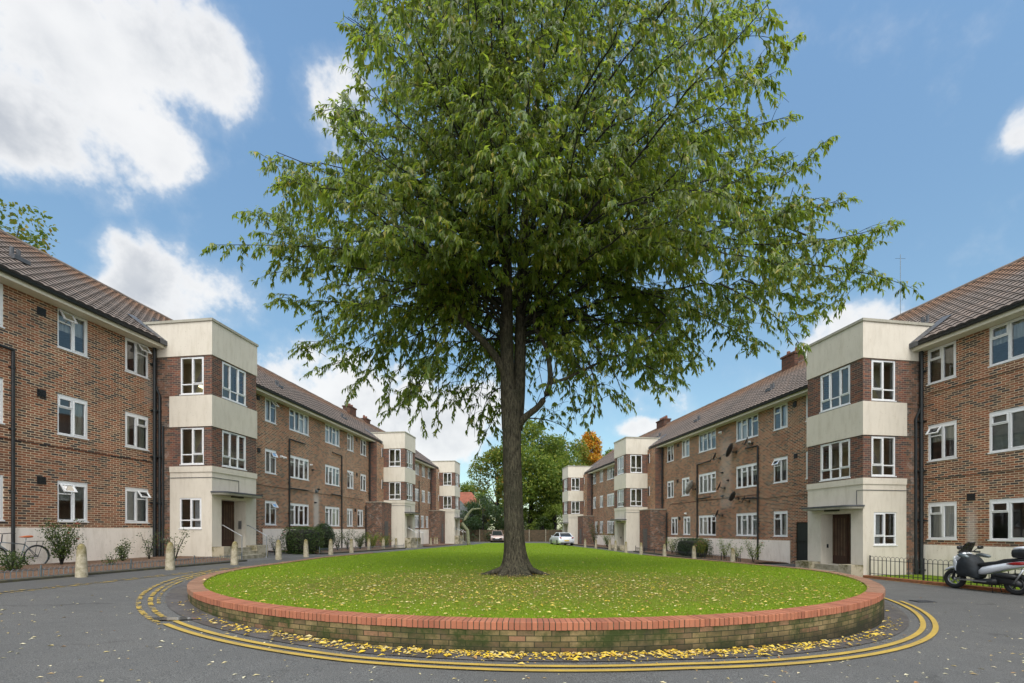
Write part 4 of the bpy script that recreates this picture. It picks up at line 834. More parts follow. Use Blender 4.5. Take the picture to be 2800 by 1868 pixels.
def secondaries(path, r0, dens=1.):
    d = np.r_[0, np.cumsum(np.linalg.norm(np.diff(path, axis=0), axis=1))]; Lt = d[-1]; s_ = Lt*.16; side = 1
    while s_ < Lt*.97:
        f = s_/Lt; p = np.array([np.interp(s_, d, path[:, j]) for j in range(3)]); i = min(np.searchsorted(d, s_), len(path)-1); tg = path[i]-path[i-1]; tg /= np.linalg.norm(tg)
        h_ = np.cross(tg, [0, 0, 1]); h_ /= np.linalg.norm(h_)+1e-9; ln = (.5+(1-f)*Lt*.26)*rng.uniform(.6, 1.2)
        v = tg*rng.uniform(.5, 1.0)+h_*side*rng.uniform(.5, 1)+np.array([0, 0, rng.uniform(-.35, .5)]); v /= np.linalg.norm(v)
        e = p+v*ln
        if not FREE[0] and not inside_crown(e)[0]: s_ += rng.uniform(.22, .5)/dens; side = -side; continue
        c_ = p+v*ln*.5+np.array([0, 0, .10*ln]); e[2] -= .08*ln; sp = bez(p, c_, e, 6); skin_tube(bV, bF, sp, np.linspace(max(.008, r0*.35*(1-f*.5)), .004, 6), 4); add_twigs(sp, .15, .95, .17, .22, .55)
        side = -side; s_ += rng.uniform(.22, .50)/dens
for j in range(200):
    fz = (j+.5)/200; zt = float(np.interp(fz, [0, .20, .50, .80, 1], [4.7, 6.6, 10.5, 15., 21.3])); a_ = j*2.39996+rng.normal(0, .15); r_ = env(zt, a_)*rng.uniform(.70, 1.0)
    if zt < 6.3 and math.cos(a_) > -.2 and rng.random() < .45: continue
    tip = np.array([TX+math.cos(a_)*r_, TY+math.sin(a_)*r_, zt]); zs = np.clip(zt-.42*r_-.3, 6.9+rng.uniform(0, 2.6), 20.5); S = trunk_at(zs, math.cos(a_) > 0)
    Lr = np.linalg.norm(tip-S); ctrl = S+(tip-S)*.5+np.array([0, 0, .14*Lr])+rng.normal(0, .05*Lr, 3)
    if zt < 7.5: ctrl[2] += .9
    if math.sin(a_) < -.3 and zt < 7.0: continue
    p = bez(S, ctrl, tip, 16); wob = np.cumsum(rng.normal(0, .026, (16, 3)), 0)*Lr*.5; wob -= wob[0]; p = p+wob*np.linspace(0, 1, 16)[:, None]; k_ = inside_crown(p); q_ = int(np.argmin(k_)) if not k_.all() else 16
    if q_ < 6: continue
    p = smooth_path(p[:q_], 16)
    r0 = .012+.0042*Lr; skin_tube(bV, bF, p, np.linspace(r0, .006, 16), 6); secondaries(p, r0); add_twigs(p, .25, 1, .25, .25, .6)
for p in paths: secondaries(p, .03, 1.1); add_twigs(p, .3, 1, .3, .25, .6)
# sprays that stick out of the crown in the photograph
for (a0, a1, a2) in [((900, 470), (760, 450), (600, 355)), ((880, 580), (700, 560), (495, 562)), ((860, 520), (720, 500), (560, 485)), ((850, 620), (740, 600), (615, 630)), ((860, 700), (760, 690), (635, 690)), ((900, 780), (800, 830), (720, 850)), ((1000, 800), (960, 900), (895, 945)), ((1000, 770), (1010, 880), (1005, 985)), ((840, 260), (790, 240), (742, 255)), ((860, 120), (820, 80), (792, 60)), ((960, 40), (880, 10), (820, -20)),
                     ((1700, 560), (1900, 570), (2055, 510)), ((1700, 600), (1950, 600), (2090, 660)), ((1650, 480), (1800, 420), (1900, 320)), ((1650, 520), (1800, 500), (1940, 455)), ((1550, 250), (1700, 200), (1820, 90)), ((1560, 330), (1700, 300), (1815, 265)), ((1600, 420), (1720, 390), (1800, 350)), ((1500, 100), (1620, 50), (1745, 5)), ((1650, 650), (1800, 720), (1840, 800)), ((1600, 640), (1700, 680), (1715, 780)), ((1500, 700), (1590, 780), (1620, 820)), ((1350, 780), (1430, 860), (1430, 930)), ((1400, 800), (1500, 850), (1555, 870)), ((1750, 620), (1900, 640), (2000, 655)), ((1180, 900), (1120, 960), (1095, 1050)), ((1210, 960), (1270, 960), (1300, 985)), ((1350, 830), (1380, 900), (1360, 965)), ((1700, 640), (1830, 690), (1905, 700)), ((900, 660), (830, 760), (690, 800)), ((1150, 890), (1110, 900), (1100, 985)), ((1440, 760), (1500, 830), (1510, 905)), ((830, 330), (780, 300), (760, 300))]:
    FREE[0] = True; dy = rng.uniform(-1.2, 1.2); dyi = dy*.6; p = bez(np.array(T(*a0, dyi)), np.array(T(*a1, dy)), np.array(T(*a2, dy)), 14); skin_tube(bV, bF, p, np.linspace(.022, .005, 14), 5); add_twigs(p, .12, 1, .11, .16, .38)
    FREE[0] = False
    for f in (.35, .55, .75): secondaries(bez(p[int(13*f)], p[int(13*f)]+np.array([rng.normal(0, .3), rng.normal(0, .3), .25]), p[int(13*f)]+np.array([rng.normal(0, .4)+.5*np.sign(p[-1][0]-p[0][0]), rng.normal(0, .5), rng.uniform(-.3, .5)]), 6), .012, .8)
tw_free = np.array(tw_free); S = np.array(tw_starts); Dv = np.array(tw_dirs); Ln = np.array(tw_len)
ax_, ay_ = to_px(S+Dv*(Ln*.5)[:, None]); keep = (S[:, 1] > 4.5) & (inside_crown(S+Dv*(Ln*.7)[:, None]) | np.array(tw_free))
from mathutils import noise as mnoise
cl_ = np.array([mnoise.noise(Vector((p[0]*.75, p[1]*.75, p[2]*.95))) for p in S]); keep &= (rng.random(len(S)) < np.clip(.88+cl_*1.9, .15, 1)) | tw_free
rad_ = np.hypot(S[:, 0]-TX, S[:, 1]-TY); keep &= ~((rad_ < 3.2) & (S[:, 2] < 10) & (rng.random(len(S)) < .35))
rd_ = rng.random(len(S)); keep &= ~((ax_ > 1040) & (ax_ < 1600) & (ay_ > 850) & (rd_ < .4)); keep &= ~((ax_ > 1030) & (ax_ < 1140) & (ay_ > 740) & (ay_ < 930) & (rd_ < .5)); keep &= ~((ay_ > 620) & (rd_ < .15))
keep &= ~((np.abs(ax_-1180) < 62) & (ay_ > 690) & (S[:, 1] < TY+.4) & (rng.random(len(S)) < .93)); S, Dv, Ln = S[keep], Dv[keep], Ln[keep]
# twig geometry: bend down towards the end
nt_ = len(S); K = 5; tpts = np.stack([S+Dv*(Ln*f)[:, None]-np.array([0, 0, 1.])*(Ln*f*f*.38)[:, None] for f in np.linspace(0, 1, K)], 1)
a = np.linspace(0, 2*math.pi, 3, endpoint=False); hx = np.cross(Dv, [0, 0, 1.]); hx /= np.linalg.norm(hx, axis=1)[:, None]+1e-9; hy2 = np.cross(Dv, hx)
rad = np.linspace(.005, .002, K)
rg_ = tpts[:, :, None, :]+(hx[:, None, None, :]*np.cos(a)[None, None, :, None]+hy2[:, None, None, :]*np.sin(a)[None, None, :, None])*rad[None, :, None, None]
base = sum(len(v) for v in bV); bV.append(rg_.reshape(-1, 3)); ti = np.arange(nt_)[:, None, None]*K*3; ii = np.arange(K-1)[None, :, None]*3; kk = np.arange(3)[None, None, :]; k2 = (kk+1) % 3
bF.append(base+np.stack(np.broadcast_arrays(ti+ii+kk, ti+ii+k2, ti+ii+3+k2, ti+ii+3+kk), -1).reshape(-1, 4))
np_mesh('branches', np.concatenate(bV)-off, np.concatenate(bF), 'branch_bark', tree, True)
cnt = np.clip((Ln/.026).astype(int), 6, 24); idx = np.repeat(np.arange(nt_), cnt); f = rng.uniform(.12, 1.0, len(idx)); side = rng.choice([-1., 1.], len(idx))
Pp = S[idx]+Dv[idx]*(Ln[idx]*f)[:, None]-np.array([0, 0, 1.])*(Ln[idx]*f*f*.38)[:, None]
tgt = Dv[idx]*.5+hx[idx]*(side*rng.uniform(.1, .65, len(idx)))[:, None]+np.array([0, 0, -1.])*rng.uniform(.4, 1.5, len(idx))[:, None]+rng.normal(0, .22, (len(idx), 3))
NN = rng.normal(0, .45, (len(idx), 3))+np.array([0, -.2, 1.])+Dv[idx]*.6
Vl, Fl = leaves(Pp, tgt, NN, rng.uniform(.12, .215, len(idx)), rng.uniform(.042, .066, len(idx)), .2)
print('CHERRY twigs', nt_, 'leaves', len(idx))
np_mesh('crown', Vl-off, Fl, 'cherry_leaf', tree)

# ---------------------------------------------------------------- other plants
def leafy(name, pts, size, mname, parent, down=.2, aspect=.6):
    n = len(pts); Dr = rng.normal(0, 1, (n, 3)); Dr[:, 2] -= down; NN = rng.normal(0, .7, (n, 3))+np.array([0, 0, .8]); L = rng.uniform(.6, 1.3, n)*size
    V, F = leaves(pts, Dr, NN, L, L*aspect, .15); return np_mesh(name, V, F, mname, parent)
def lobes_points(lobes, n, shell=.45):
    vol = np.array([l[3]*l[4]*l[5] for l in lobes]); k = rng.choice(len(lobes), n, p=vol/vol.sum()); d = rng.normal(0, 1, (n, 3)); d /= np.linalg.norm(d, axis=1)[:, None]
    r = rng.uniform(shell, 1, n)**.7; Lb = np.array(lobes)[k]; return Lb[:, :3]+d*r[:, None]*Lb[:, 3:6]
def bg_tree(x, y, h, cw, label, mname, n=9000, size=.28, trunk_h=.3, bark='branch_bark', group=None, cat='tree', nl=46, cdepth=None, z0=None, low=.22, tr=None):
    z0 = float(zg(x, y)) if z0 is None else z0; root = empty('tree', (x, y, z0), 0, label, cat, group); cd = cdepth or cw; lobes = []
    B = MB()
    tr = tr or h*.018+.06
    B.tube([(0, 0, -.4), (0.05, 0, h*.2), (0.1, .05, h*.45), (0, 0, h*.8)], [tr*1.3, tr, tr*.7, tr*.2], bark, 8)
    for i in range(nl):
        a = rng.uniform(0, 6.283); t_ = rng.uniform(low, 1); prof = math.sin(min(1, (1.06-t_)*1.6)*math.pi/2)**.75*(.55+.45*min(1, (t_-low)*4+.3)); rr = math.sqrt(rng.uniform(.08, 1))*prof
        c = (math.cos(a)*rr*cw*.42, math.sin(a)*rr*cd*.42, h*t_*.93); s_ = rng.uniform(.08, .17)*cw
        lobes.append((*c, s_, s_, s_*.75))
        if i % 3 == 0: B.tube([(0, 0, h*max(.15, t_*.55)), (c[0]*.5, c[1]*.5, h*t_*.72), c], [tr*.4, tr*.22, tr*.06], bark, 5)
    B.build('trunk', root, True); P = lobes_points(lobes, n); P += rng.normal(0, .012*cw, P.shape); leafy('crown', P, size, mname, root); return root
bg_tree(3.0, 73, 19.6, 15, 'tall broad green tree with bare forked trunk beyond the end fence', 'oak_leaf', 19000, .42, nl=75, low=.3, tr=.42)
bg_tree(-2.4, 74, 15.5, 11, 'green tree with some russet leaves partly hidden behind the cherry trunk', 'maple_leaf', 9000, .40, nl=40, low=.15)
bg_tree(7.0, 76, 18, 12, 'dark green tree behind the cream tower at the far end of the right block', 'oak_leaf', 11000, .42, nl=50, low=.1)
bg_tree(17.2, 100, 24.5, 8.5, 'bright orange autumn tree above the far roof of the right block', 'orange_leaf', 7500, .5, low=.5)
bg_tree(22.5, 104, 21.5, 9, 'green tree just to the right of the orange tree', 'oak_leaf', 6000, .5, low=.3)
bg_tree(11.5, 97, 23.8, 13, 'yellowing green tree just to the left of the orange tree', 'maple_leaf', 9000, .5, low=.3)
bg_tree(-10, 100, 12.5, 9, 'low green tree beyond the red roofed house', 'oak_leaf', 5000, .42, low=.1)
bg_tree(-15, 104, 13, 10, 'rounded green tree to the left behind the far left tower', 'oak_leaf', 5000, .42, low=.1)
bg_tree(-5.2, 90, 10.5, 7, 'pointed yellow-green tree right of the red roof', 'light_leaf', 4000, .35, low=.1)
bg_tree(-4.4, 68, 7.0, 7.5, 'dark evergreen bush-like tree covered in ivy over the end fence', 'dark_leaf', 9000, .22, low=.05, nl=50)
bg_tree(-6.3, 69.5, 6.0, 4.5, 'mid-green ivy-clad tree beside the low house', 'hedge_leaf', 4500, .2, low=.05, nl=30)
bg_tree(2.6, 71, 5.2, 4.6, 'light green bush behind the end fence left of the forked tree', 'light_leaf', 4000, .22, low=.05)
bg_tree(6.6, 70.5, 6.4, 5.5, 'light green tree over the end fence above the silver car', 'light_leaf', 5000, .24, low=.05)
bg_tree(4.7, 69.5, 4.0, 3.5, 'dark green shrub growing against the end fence', 'hedge_leaf', 3500, .18, low=.02)
bg_tree(.4, 69.5, 4.5, 4.5, 'dark green shrub behind the cherry trunk at the fence', 'dark_leaf', 3500, .18, low=.02)
bg_tree(-27.4, 24, 19.7, 9.0, 'tree with browning leaves rising over the roof of the left block', 'maple_leaf', 7000, .26, low=.35)
# pale crooked tree on the far lawn
z0 = float(zgrass(-4.7, 50)); px_ = lambda u, v, yy=50.: ((u-cx_)/f_*yy, yy, CAMZ-(v-hy_)*yy/f_)
rt = empty('crooked_tree', (px_(1282, 1491)[0], 50, z0), 0, 'small bare crooked tree with a pale leaning trunk on the far lawn', 'tree')
B = MB(lambda x, y, z: (x-px_(1282, 1491)[0], y-50, z-z0)); B.tube([px_(1285, 1496), px_(1281, 1486), px_(1278, 1450), px_(1263, 1431), px_(1272, 1418), px_(1281, 1405), px_(1291, 1393), px_(1305, 1391.5), px_(1315, 1391)], [.28, .21, .19, .2, .15, .14, .11, .09, .06], 'pale_bark', 10)
B.tube([px_(1315, 1391), px_(1316, 1385), px_(1311, 1378), px_(1312, 1364)], [.06, .05, .045, .03], 'pale_bark', 7); B.build('trunk', rt, True)
# house with slate roof and the red roofed house behind the left block
def house(x0, x1, y0, y1, ze, zr, wallm, roofm, label):
    cxh, cyh = (x0+x1)/2, (y0+y1)/2; r_ = empty('house', (cxh, cyh, 0), 0, label, 'house'); mp = lambda a, b_, c: (a-cxh, b_-cyh, c); B = MB(mp); B.box(x0, x1, y0, y1, -.5, ze, wallm); B.build('wall', r_)
    B = MB(mp); e = .3; ym = (y0+y1)/2; hip = (x1-x0)*.28
    B.quads([(x0-e, y0-e, ze), (x1+e, y0-e, ze), (x1+e, y1+e, ze), (x0-e, y1+e, ze), (x0+hip, ym, zr), (x1-hip, ym, zr)], [(0, 1, 5, 4), (1, 2, 5), (2, 3, 4, 5), (3, 0, 4), (3, 2, 1, 0)], roofm); B.build('roof', r_)
    B = MB(mp); xx = x1-1.6; B.box(xx, xx+.8, y0-.03, y0-.005, 1, 2, 'car_glass'); B.box(xx-.05, xx, y0-.04, y0-.005, .95, 2.05, 'white_upvc'); B.box(xx+.8, xx+.85, y0-.04, y0-.005, .95, 2.05, 'white_upvc'); B.build('window', r_)
house(-14, -6.1, 70.5, 77, 3.6, 6.4, 'brick_far', 'slate', 'low brick house with a grey slate roof beside the far left tower')
house(-16, -5.6, 92, 100, 5.6, 9.6, 'brick_far', 'red_tile', 'far house with a red tiled roof showing above the grey one')
# end fence
fr_ = empty('wooden_fence', (0, 66.5, -.1), 0, 'weathered vertical board fence closing the far end of the courtyard', 'fence'); B = MB(lambda a, b_, c: (a, b_, c)); x = -9.5
while x < 10: B.box(x, x+.145, -.01-(.012 if int(x*7) % 2 else 0), .012, -.2, 1.75+random.uniform(-.02, .02), 'wood_fence'); x += .15
B.build('boards', fr_)
for x in np.arange(-9.5, 10, 2.4): B = MB(); B.box(x-.05, x+.05, -.1, -.03, -.2, 1.85, 'concrete'); B.build('post', fr_)

# hedges and roses
def hedge(cx0, cy0, z0, sx, sy, sz, label, mname, rz=0, n=5000, dome=False, size=.06):
    r_ = empty('hedge', (cx0, cy0, z0), rz, label, 'hedge'); d = rng.normal(0, 1, (n, 3)); d /= np.abs(d).max(1)[:, None] if not dome else np.linalg.norm(d, axis=1)[:, None]
    p = 4.0; 
    if not dome: d = d/(np.abs(d)**7).sum(1)[:, None]**(1/7)
    P = d*rng.uniform(.86, 1.02, n)[:, None]*np.array([sx/2, sy/2, sz/2])+np.array([0, 0, sz/2]); P = P[P[:, 2] > 0.02]; leafy('foliage', P, size, mname, r_, 0, .7)
    B = MB(); B.lathe([(.5, .02), (.5, .9), (.3, .93)], mname, 12) if False else None
    V = []; k = 14; 
    for i in range(7):
        ph = -math.pi/2+math.pi*i/6
        for j in range(k): a = 2*math.pi*j/k; e = (lambda t_: math.copysign(abs(t_)**(.45 if not dome else 1), t_)); V.append((e(math.cos(ph))*e(math.cos(a))*sx*.42, e(math.cos(ph))*e(math.sin(a))*sy*.42, sz/2+e(math.sin(ph))*sz*.42))
    F = [(i*k+j, i*k+(j+1) % k, (i+1)*k+(j+1) % k, (i+1)*k+j) for i in range(6) for j in range(k)]; B.quads(V, F, 'branch_bark'); B.build('inner_twigs', r_); 
    B = MB(); 
    for a in np.linspace(0, 6, 5): B.tube([(0, 0, -.1), (math.cos(a)*sx*.15, math.sin(a)*sy*.15, sz*.3)], .02, 'branch_bark', 5)
    B.build('stem', r_)
def on(k, u, w_): s_, _ = SZ(k, w_, u); return W2(k, s_, w_)
x, y, z = on('L', 830, 2.6); hedge(x, y, z-.05, 2.3, 1.3, 1.45, 'square clipped hedge in the left bed, left of the round dark bush', 'hedge_leaf', BL['L']['rz']+R(90), 6500)
x, y, z = on('L', 884, 1.9); hedge(x, y, z-.05, 1.3, 1.3, 1.75, 'rounded dark green bush in the left bed beside the square hedge', 'dark_leaf', 0, 5000, True)
x, y, z = on('R', 1893, 1.8); hedge(x, y, z-.05, 2.9, 1.3, 1.25, 'dark green box hedge in the right bed behind the bollards', 'dark_leaf', BL['R']['rz']+R(90), 7000)
def rose(x, y, z, h, spread, label, nst=7, mname='rose_leaf', flowers=0, dens=1., lean=0, size=.055, cat='plant'):
    r_ = empty('rose_bush', (x, y, z), 0, label, cat, 'rose bushes in the beds along the flats'); B = MB(); P = []; tips = []
    for i in range(nst):
        a = 2*math.pi*i/nst+random.uniform(-.4, .4); rr = spread*random.uniform(.4, 1); hh = h*random.uniform(.6, 1); e = Vector((math.cos(a)*rr+lean, math.sin(a)*rr*.7, hh)); c = Vector((math.cos(a)*rr*.3, math.sin(a)*rr*.2, hh*.6))
        pts = [Vector((0, 0, -.05))*((1-t_)**2)+c*(2*t_*(1-t_))+e*(t_*t_) for t_ in [q_/6 for q_ in range(7)]]; B.tube(pts, [.014, .012, .01, .009, .007, .006, .004], 'branch_bark', 5); tips.append(e)
        for t_ in pts[2:]:
            for _ in range(int(9*dens)): P.append((t_.x+random.gauss(0, .085), t_.y+random.gauss(0, .085), t_.z+random.gauss(0, .07)))
    B.build('stems', r_, True); leafy('foliage', np.array(P), size, mname, r_, .2, .65)
    for i in range(flowers):
        B = MB(); e = tips[i % len(tips)]; c = (e.x, e.y, e.z-i*.05)
        for q_ in range(6): a = q_*1.05; B.quads([(c[0], c[1], c[2]-.02), (c[0]+.045*math.cos(a), c[1]+.045*math.sin(a), c[2]+.02), (c[0]+.03*math.cos(a+.6), c[1]+.03*math.sin(a+.6), c[2]+.04)], [(0, 1, 2)], 'blossom_pink')
        B.build('flower', r_)
for (k, u, w_, h, sp, lb, ns, mn, fl2, dn) in [
    ('L', 168, 1.1, 1.35, .55, 'tall leafy rose bush with a red flower, beside the parked bicycle', 12, 'rose_leaf', 3, 4.5), ('L', 30, 2.2, .5, .4, 'low leafy plant under the front wheel of the bicycle', 8, 'hedge_leaf', 0, 2),
    ('L', 335, 1.6, .75, .25, 'small upright rose bush between the first and second left bollards', 5, 'rose_leaf', 0, 3), ('L', 300, 2.6, .3, .15, 'tiny rose seedling in the left bed', 3, 'rose_leaf', 0, 1),
    ('L', 408, 1.3, .95, .3, 'thin rose beside the black drainpipes on the left', 5, 'rose_leaf', 0, 1.3), ('L', 478, 3.0, 1.15, .75, 'spreading thin rose in front of the left tower', 8, 'rose_leaf', 0, .9),
    ('L', 752, 2.6, 1.15, .45, 'leggy bare-looking rose just past the left entrance', 7, 'rose_leaf', 2, .9), ('L', 922, 2.2, 1.3, .5, 'rose bush right of the round bush', 8, 'rose_leaf', 0, 1.7), ('L', 950, 2.2, 1.4, .6, 'tall rose bush in the middle of the far left bed', 9, 'rose_leaf', 0, 2),
    ('L', 985, 2.2, 1.1, .6, 'broad dark shrub before the second left tower', 12, 'hedge_leaf', 0, 3.4), ('L', 1018, 2.2, 1.2, .7, 'broad light shrub before the second left tower', 12, 'light_leaf', 0, 3), ('L', 1052, 2.3, 1.1, .7, 'brownish shrub beside the second left tower', 11, 'maple_leaf', 0, 3),
    ('R', 1838, 1.6, 1.2, .4, 'pale rose left of the right hedge', 8, 'light_leaf', 0, 2), ('R', 1918, 2.2, 1.2, .5, 'rose with pink flowers in front of the right hedge', 9, 'maple_leaf', 5, 2.2), ('R', 1982, 1.7, 1.35, .5, 'yellow-green rose bush right of the box hedge', 9, 'light_leaf', 0, 1.9),
    ('R', 2060, 1.7, 1.3, .65, 'straggly rose bush near the green door', 9, 'light_leaf', 1, 2), ('R', 2012, 1.7, .8, .4, 'low rose bush behind the nearest right bollard', 7, 'light_leaf', 0, 1.8),
    ('R', 1625, 1.4, 2.6, .8, 'climbing shrub against the far right annex', 14, 'hedge_leaf', 0, 3), ('R', 1660, 1.8, 1.6, .9, 'pale shrub in the far right bed', 12, 'light_leaf', 0, 3), ('R', 1690, 1.2, 1.7, .6, 'dark shrub before the second right tower', 12, 'dark_leaf', 0, 4)]:
    x, y, z = on(k, u, w_); rose(x, y, z+.02, h, sp, lb, ns, mn, fl2, dn)

# ---------------------------------------------------------------- beds, kerbs, paths, lines along the blocks
def bed(k, pts0, pts1, m, dz=.05, name='soil'):       # between two polylines in (s,w)
    V = []; F = []; n = 60; rows_ = 8
    for i in range(n+1):
        t_ = i/n; a0 = np.array([np.interp(t_*(len(pts0)-1), range(len(pts0)), [p[j] for p in pts0]) for j in (0, 1)]); a1 = np.array([np.interp(t_*(len(pts1)-1), range(len(pts1)), [p[j] for p in pts1]) for j in (0, 1)])
        for r_ in range(rows_+1): s_, w_ = a0+(a1-a0)*r_/rows_; x, y, z = W2(k, s_, w_); V.append((x, y, z+dz+(random.uniform(0, .04) if 0 < r_ < rows_ and m == 'mulch' else 0)))
    for i in range(n):
        for r_ in range(rows_): q = i*(rows_+1)+r_; F.append((q, q+1, q+rows_+2, q+rows_+1))
    return tag(np_mesh(name, V, F, m), kind='structure')
bed('L', [(-16, .04), (-.04, .04)], [(-16, 4.42), (-.04, 4.0)], 'mulch'); bed('L', [(6.2, .04), (18.9, .04)], [(6.2, 3.45), (18.9, 3.3)], 'mulch'); bed('L', [(25, .04), (35.3, .04)], [(25, 3.3), (35.3, 3.3)], 'mulch')
bed('R', [(6.6, .04), (19.4, .04)], [(6.6, 2.75), (19.4, 2.75)], 'mulch'); bed('R', [(25, .04), (36.7, .04)], [(25, 2.75), (36.7, 2.75)], 'mulch'); bed('R', [(-16, .04), (-.04, .04)], [(-16, 1.4), (-.04, 2.42)], 'turf', .08, 'verge')
bed('L', [(-16, 4.5), (40, 3.4)], [(-16, 5.75), (40, 4.6)], 'path_asphalt', .01, 'path'); bed('R', [(1, 2.6), (42, 2.6)], [(1, 3.9), (42, 4.0)], 'path_asphalt', .01, 'path')
def kerb(k, pts, wd, ht, m, name='kerb'):
    B = MB(); n = 60; P = [(np.interp(i/n*(len(pts)-1), range(len(pts)), [p[0] for p in pts]), np.interp(i/n*(len(pts)-1), range(len(pts)), [p[1] for p in pts])) for i in range(n+1)]
    for i in range(n):
        (s0, w0), (s1, w1) = P[i], P[i+1]; V = []
        for (s_, w_) in ((s0, w0), (s1, w1)):
            for (dw, dz) in ((0, -.2), (0, ht), (wd, ht-.01), (wd, -.2)): x, y, z = W2(k, s_, w_+dw); V.append((x, y, z+dz))
        B.quads(V, [(0, 4, 5, 1), (1, 5, 6, 2), (2, 6, 7, 3)], m)
    return tag(B.build(name), kind='structure')
plain('x_unused', (.1, .1, .1)); plain('kerb_dark', (.045, .045, .040), .9, var=.3, scale=8, c2=(.09, .08, .04)); plain('kerb_brick', sr(150, 92, 58), .9, var=.3, scale=10, c2=sr(104, 74, 44))
kerb('L', [(-16, 4.44), (-.04, 4.02)], .1, .07, 'kerb_dark'); kerb('L', [(6.2, 3.47), (18.9, 3.32)], .1, .09, 'kerb_dark'); kerb('R', [(6.6, 2.77), (19.4, 2.77)], .1, .12, 'kerb_dark'); kerb('R', [(25, 2.77), (36.7, 2.77)], .1, .12, 'kerb_dark')
kerb('R', [(-16, 1.42), (-.04, 2.44)], .16, .10, 'kerb_brick')
bl = lambda k, s_, w_: W2(k, s_, w_)[:2]
strip('road_marking', [bl('L', -14, 5.9), bl('L', -4, 5.55), bl('L', 4, 5.2)], .07, 'yellow_worn'); strip('road_marking', [bl('L', -14, 5.75), bl('L', -4, 5.4), bl('L', 1, 5.15)], .05, 'yellow_faint', .0175)
strip('road_marking', [bl('L', 4, 5.2), bl('L', 20, 4.3)], .07, 'yellow_faint'); strip('road_marking', [bl('R', -14, 1.85), bl('R', 0, 2.85), bl('R', 6, 3.3)], .06, 'yellow_worn'); strip('road_marking', [bl('R', 6, 3.3), bl('R', 20, 3.3)], .06, 'yellow_faint')
# gully grate in the right-hand carriageway
x, y, z = at(2523, 1645); B = MB(); B.box(-.22, .22, -.15, .15, -.05, .008, 'black_iron')
for i in range(7): B.box(-.20+i*.06, -.17+i*.06, -.13, .13, .008, .016, 'lead')
tag(B.build('drain_grate', loc=(x, y, z+.004)), 'small dark iron drain grate set in the road on the right', 'drain')
# puddle by the gully
x, y, z = at(470, 1695); V = [(0, 0, 0)]+[(math.cos(a)*(.34+.1*math.sin(3*a))*1.1, math.sin(a)*.13*(1+.3*math.sin(2*a)), 0) for a in np.linspace(0, 6.283, 25)[:-1]]; zz = float(zg(x, y))+.021
B = MB(); B.quads([(x+p[0], y+p[1], zz+p[0]*-.025) for p in V], [(0, i, i % 24+1) for i in range(1, 25)], 'water'); tag(B.build('puddle'), kind='structure')

# ---------------------------------------------------------------- low hoop fences
def hoop_fence(k, s0, s1, w0, w1, h, pitch, r, m, label, post_every, post_h, dz=0.06, name='hoop_fence'):
    x0, y0, z0 = W2(k, s0, w0); root = empty(name, (x0, y0, z0), 0, label, 'fence'); n = int(abs(s1-s0)/pitch); B = MB(lambda x, y, z: (x-x0, y-y0, z-z0))
    def p(t_, z): s_ = s0+(s1-s0)*t_; x, y, zz_ = W2(k, s_, w0+(w1-w0)*t_); return (x, y, zz_+dz+z)
    for i in range(n):
        t0, t1 = i/n, (i+1)/n; g = (t1-t0)*.16; a0, a1 = t0+g*.3, t1-g*.3; hh = pitch/2
        B.tube([p(a0, -.05), p(a0, h-hh*.8), p(a0+(a1-a0)*.15, h-hh*.3), p((a0+a1)/2, h), p(a1-(a1-a0)*.15, h-hh*.3), p(a1, h-hh*.8), p(a1, -.05)], r, m, 4, False)
    B.build('hoops', root); B = MB(lambda x, y, z: (x-x0, y-y0, z-z0)); st = [i/12 for i in range(13)]; B.tube([p(t_, h*.80) for t_ in st], r*1.3, m, 4); B.tube([p(t_, h*.12) for t_ in st], r*1.3, m, 4); B.build('rail', root)
    np_ = max(1, round(abs(s1-s0)/post_every))
    for i in range(np_+1):
        B = MB(lambda x, y, z: (x-x0, y-y0, z-z0)); B.tube([p(i/np_, -.1), p(i/np_, post_h)], r*2.8, m, 8); B.build('post', root)
    return root
hoop_fence('R', -.1, -9, 2.36, 1.75, .72, .145, .0075, 'black_iron', 'black bow-top railing on a brick kerb right of the right entrance', 1.65, .74, .08)
hoop_fence('L', -14, -.15, 4.40, 3.95, .23, .11, .006, 'galvanised', 'low galvanised hoop edging along the near left flower bed', 2.3, .30, .04)
hoop_fence('L', 6.3, 18.9, 3.4, 3.25, .28, .14, .007, 'galvanised', 'low grey hoop edging along the bed past the left entrance', 2.1, .36, .04)
hoop_fence('R', 6.7, 19.3, 2.72, 2.72, .34, .14, .007, 'black_iron', 'low black hoop edging along the right flower bed', 1.6, .46, .06)

# ---------------------------------------------------------------- bollards
def bollard_proto():
    B = MB(); B.lathe([(.155, -.3), (.155, 0), (.150, .04), (.138, .35), (.118, .66), (.112, .72), (.098, .79), (.066, .845), (.02, .868)], 'bollard', 12); return B
ordn = ['first', 'second', 'third', 'fourth', 'fifth', 'sixth', 'seventh', 'eighth', 'ninth', 'tenth', 'eleventh', 'twelfth', 'thirteenth', 'fourteenth', 'fifteenth']
bp = None
Lb = [(223, 1579), (465, 1559), (641, 1545), (762, 1531), (837, 1524), (904.6, 1518), (961, 1512), (1009, 1506), (1048, 1503), (1083, 1500.7), (1114, 1497.5), (1178, 1491.6), (1188.5, 1489), (1195, 1489)]
Rb = [(2003.5, 1547), (1898, 1534), (1817, 1525), (1753, 1516.8), (1711, 1512), (1683, 1506.5), (1667, 1504), (1629.5, 1501), (1600, 1497.6)]
HL = [.90, .84, .88, .86, .84, .86, .84, .85, .86, .86, .86, .9, .95, .95]
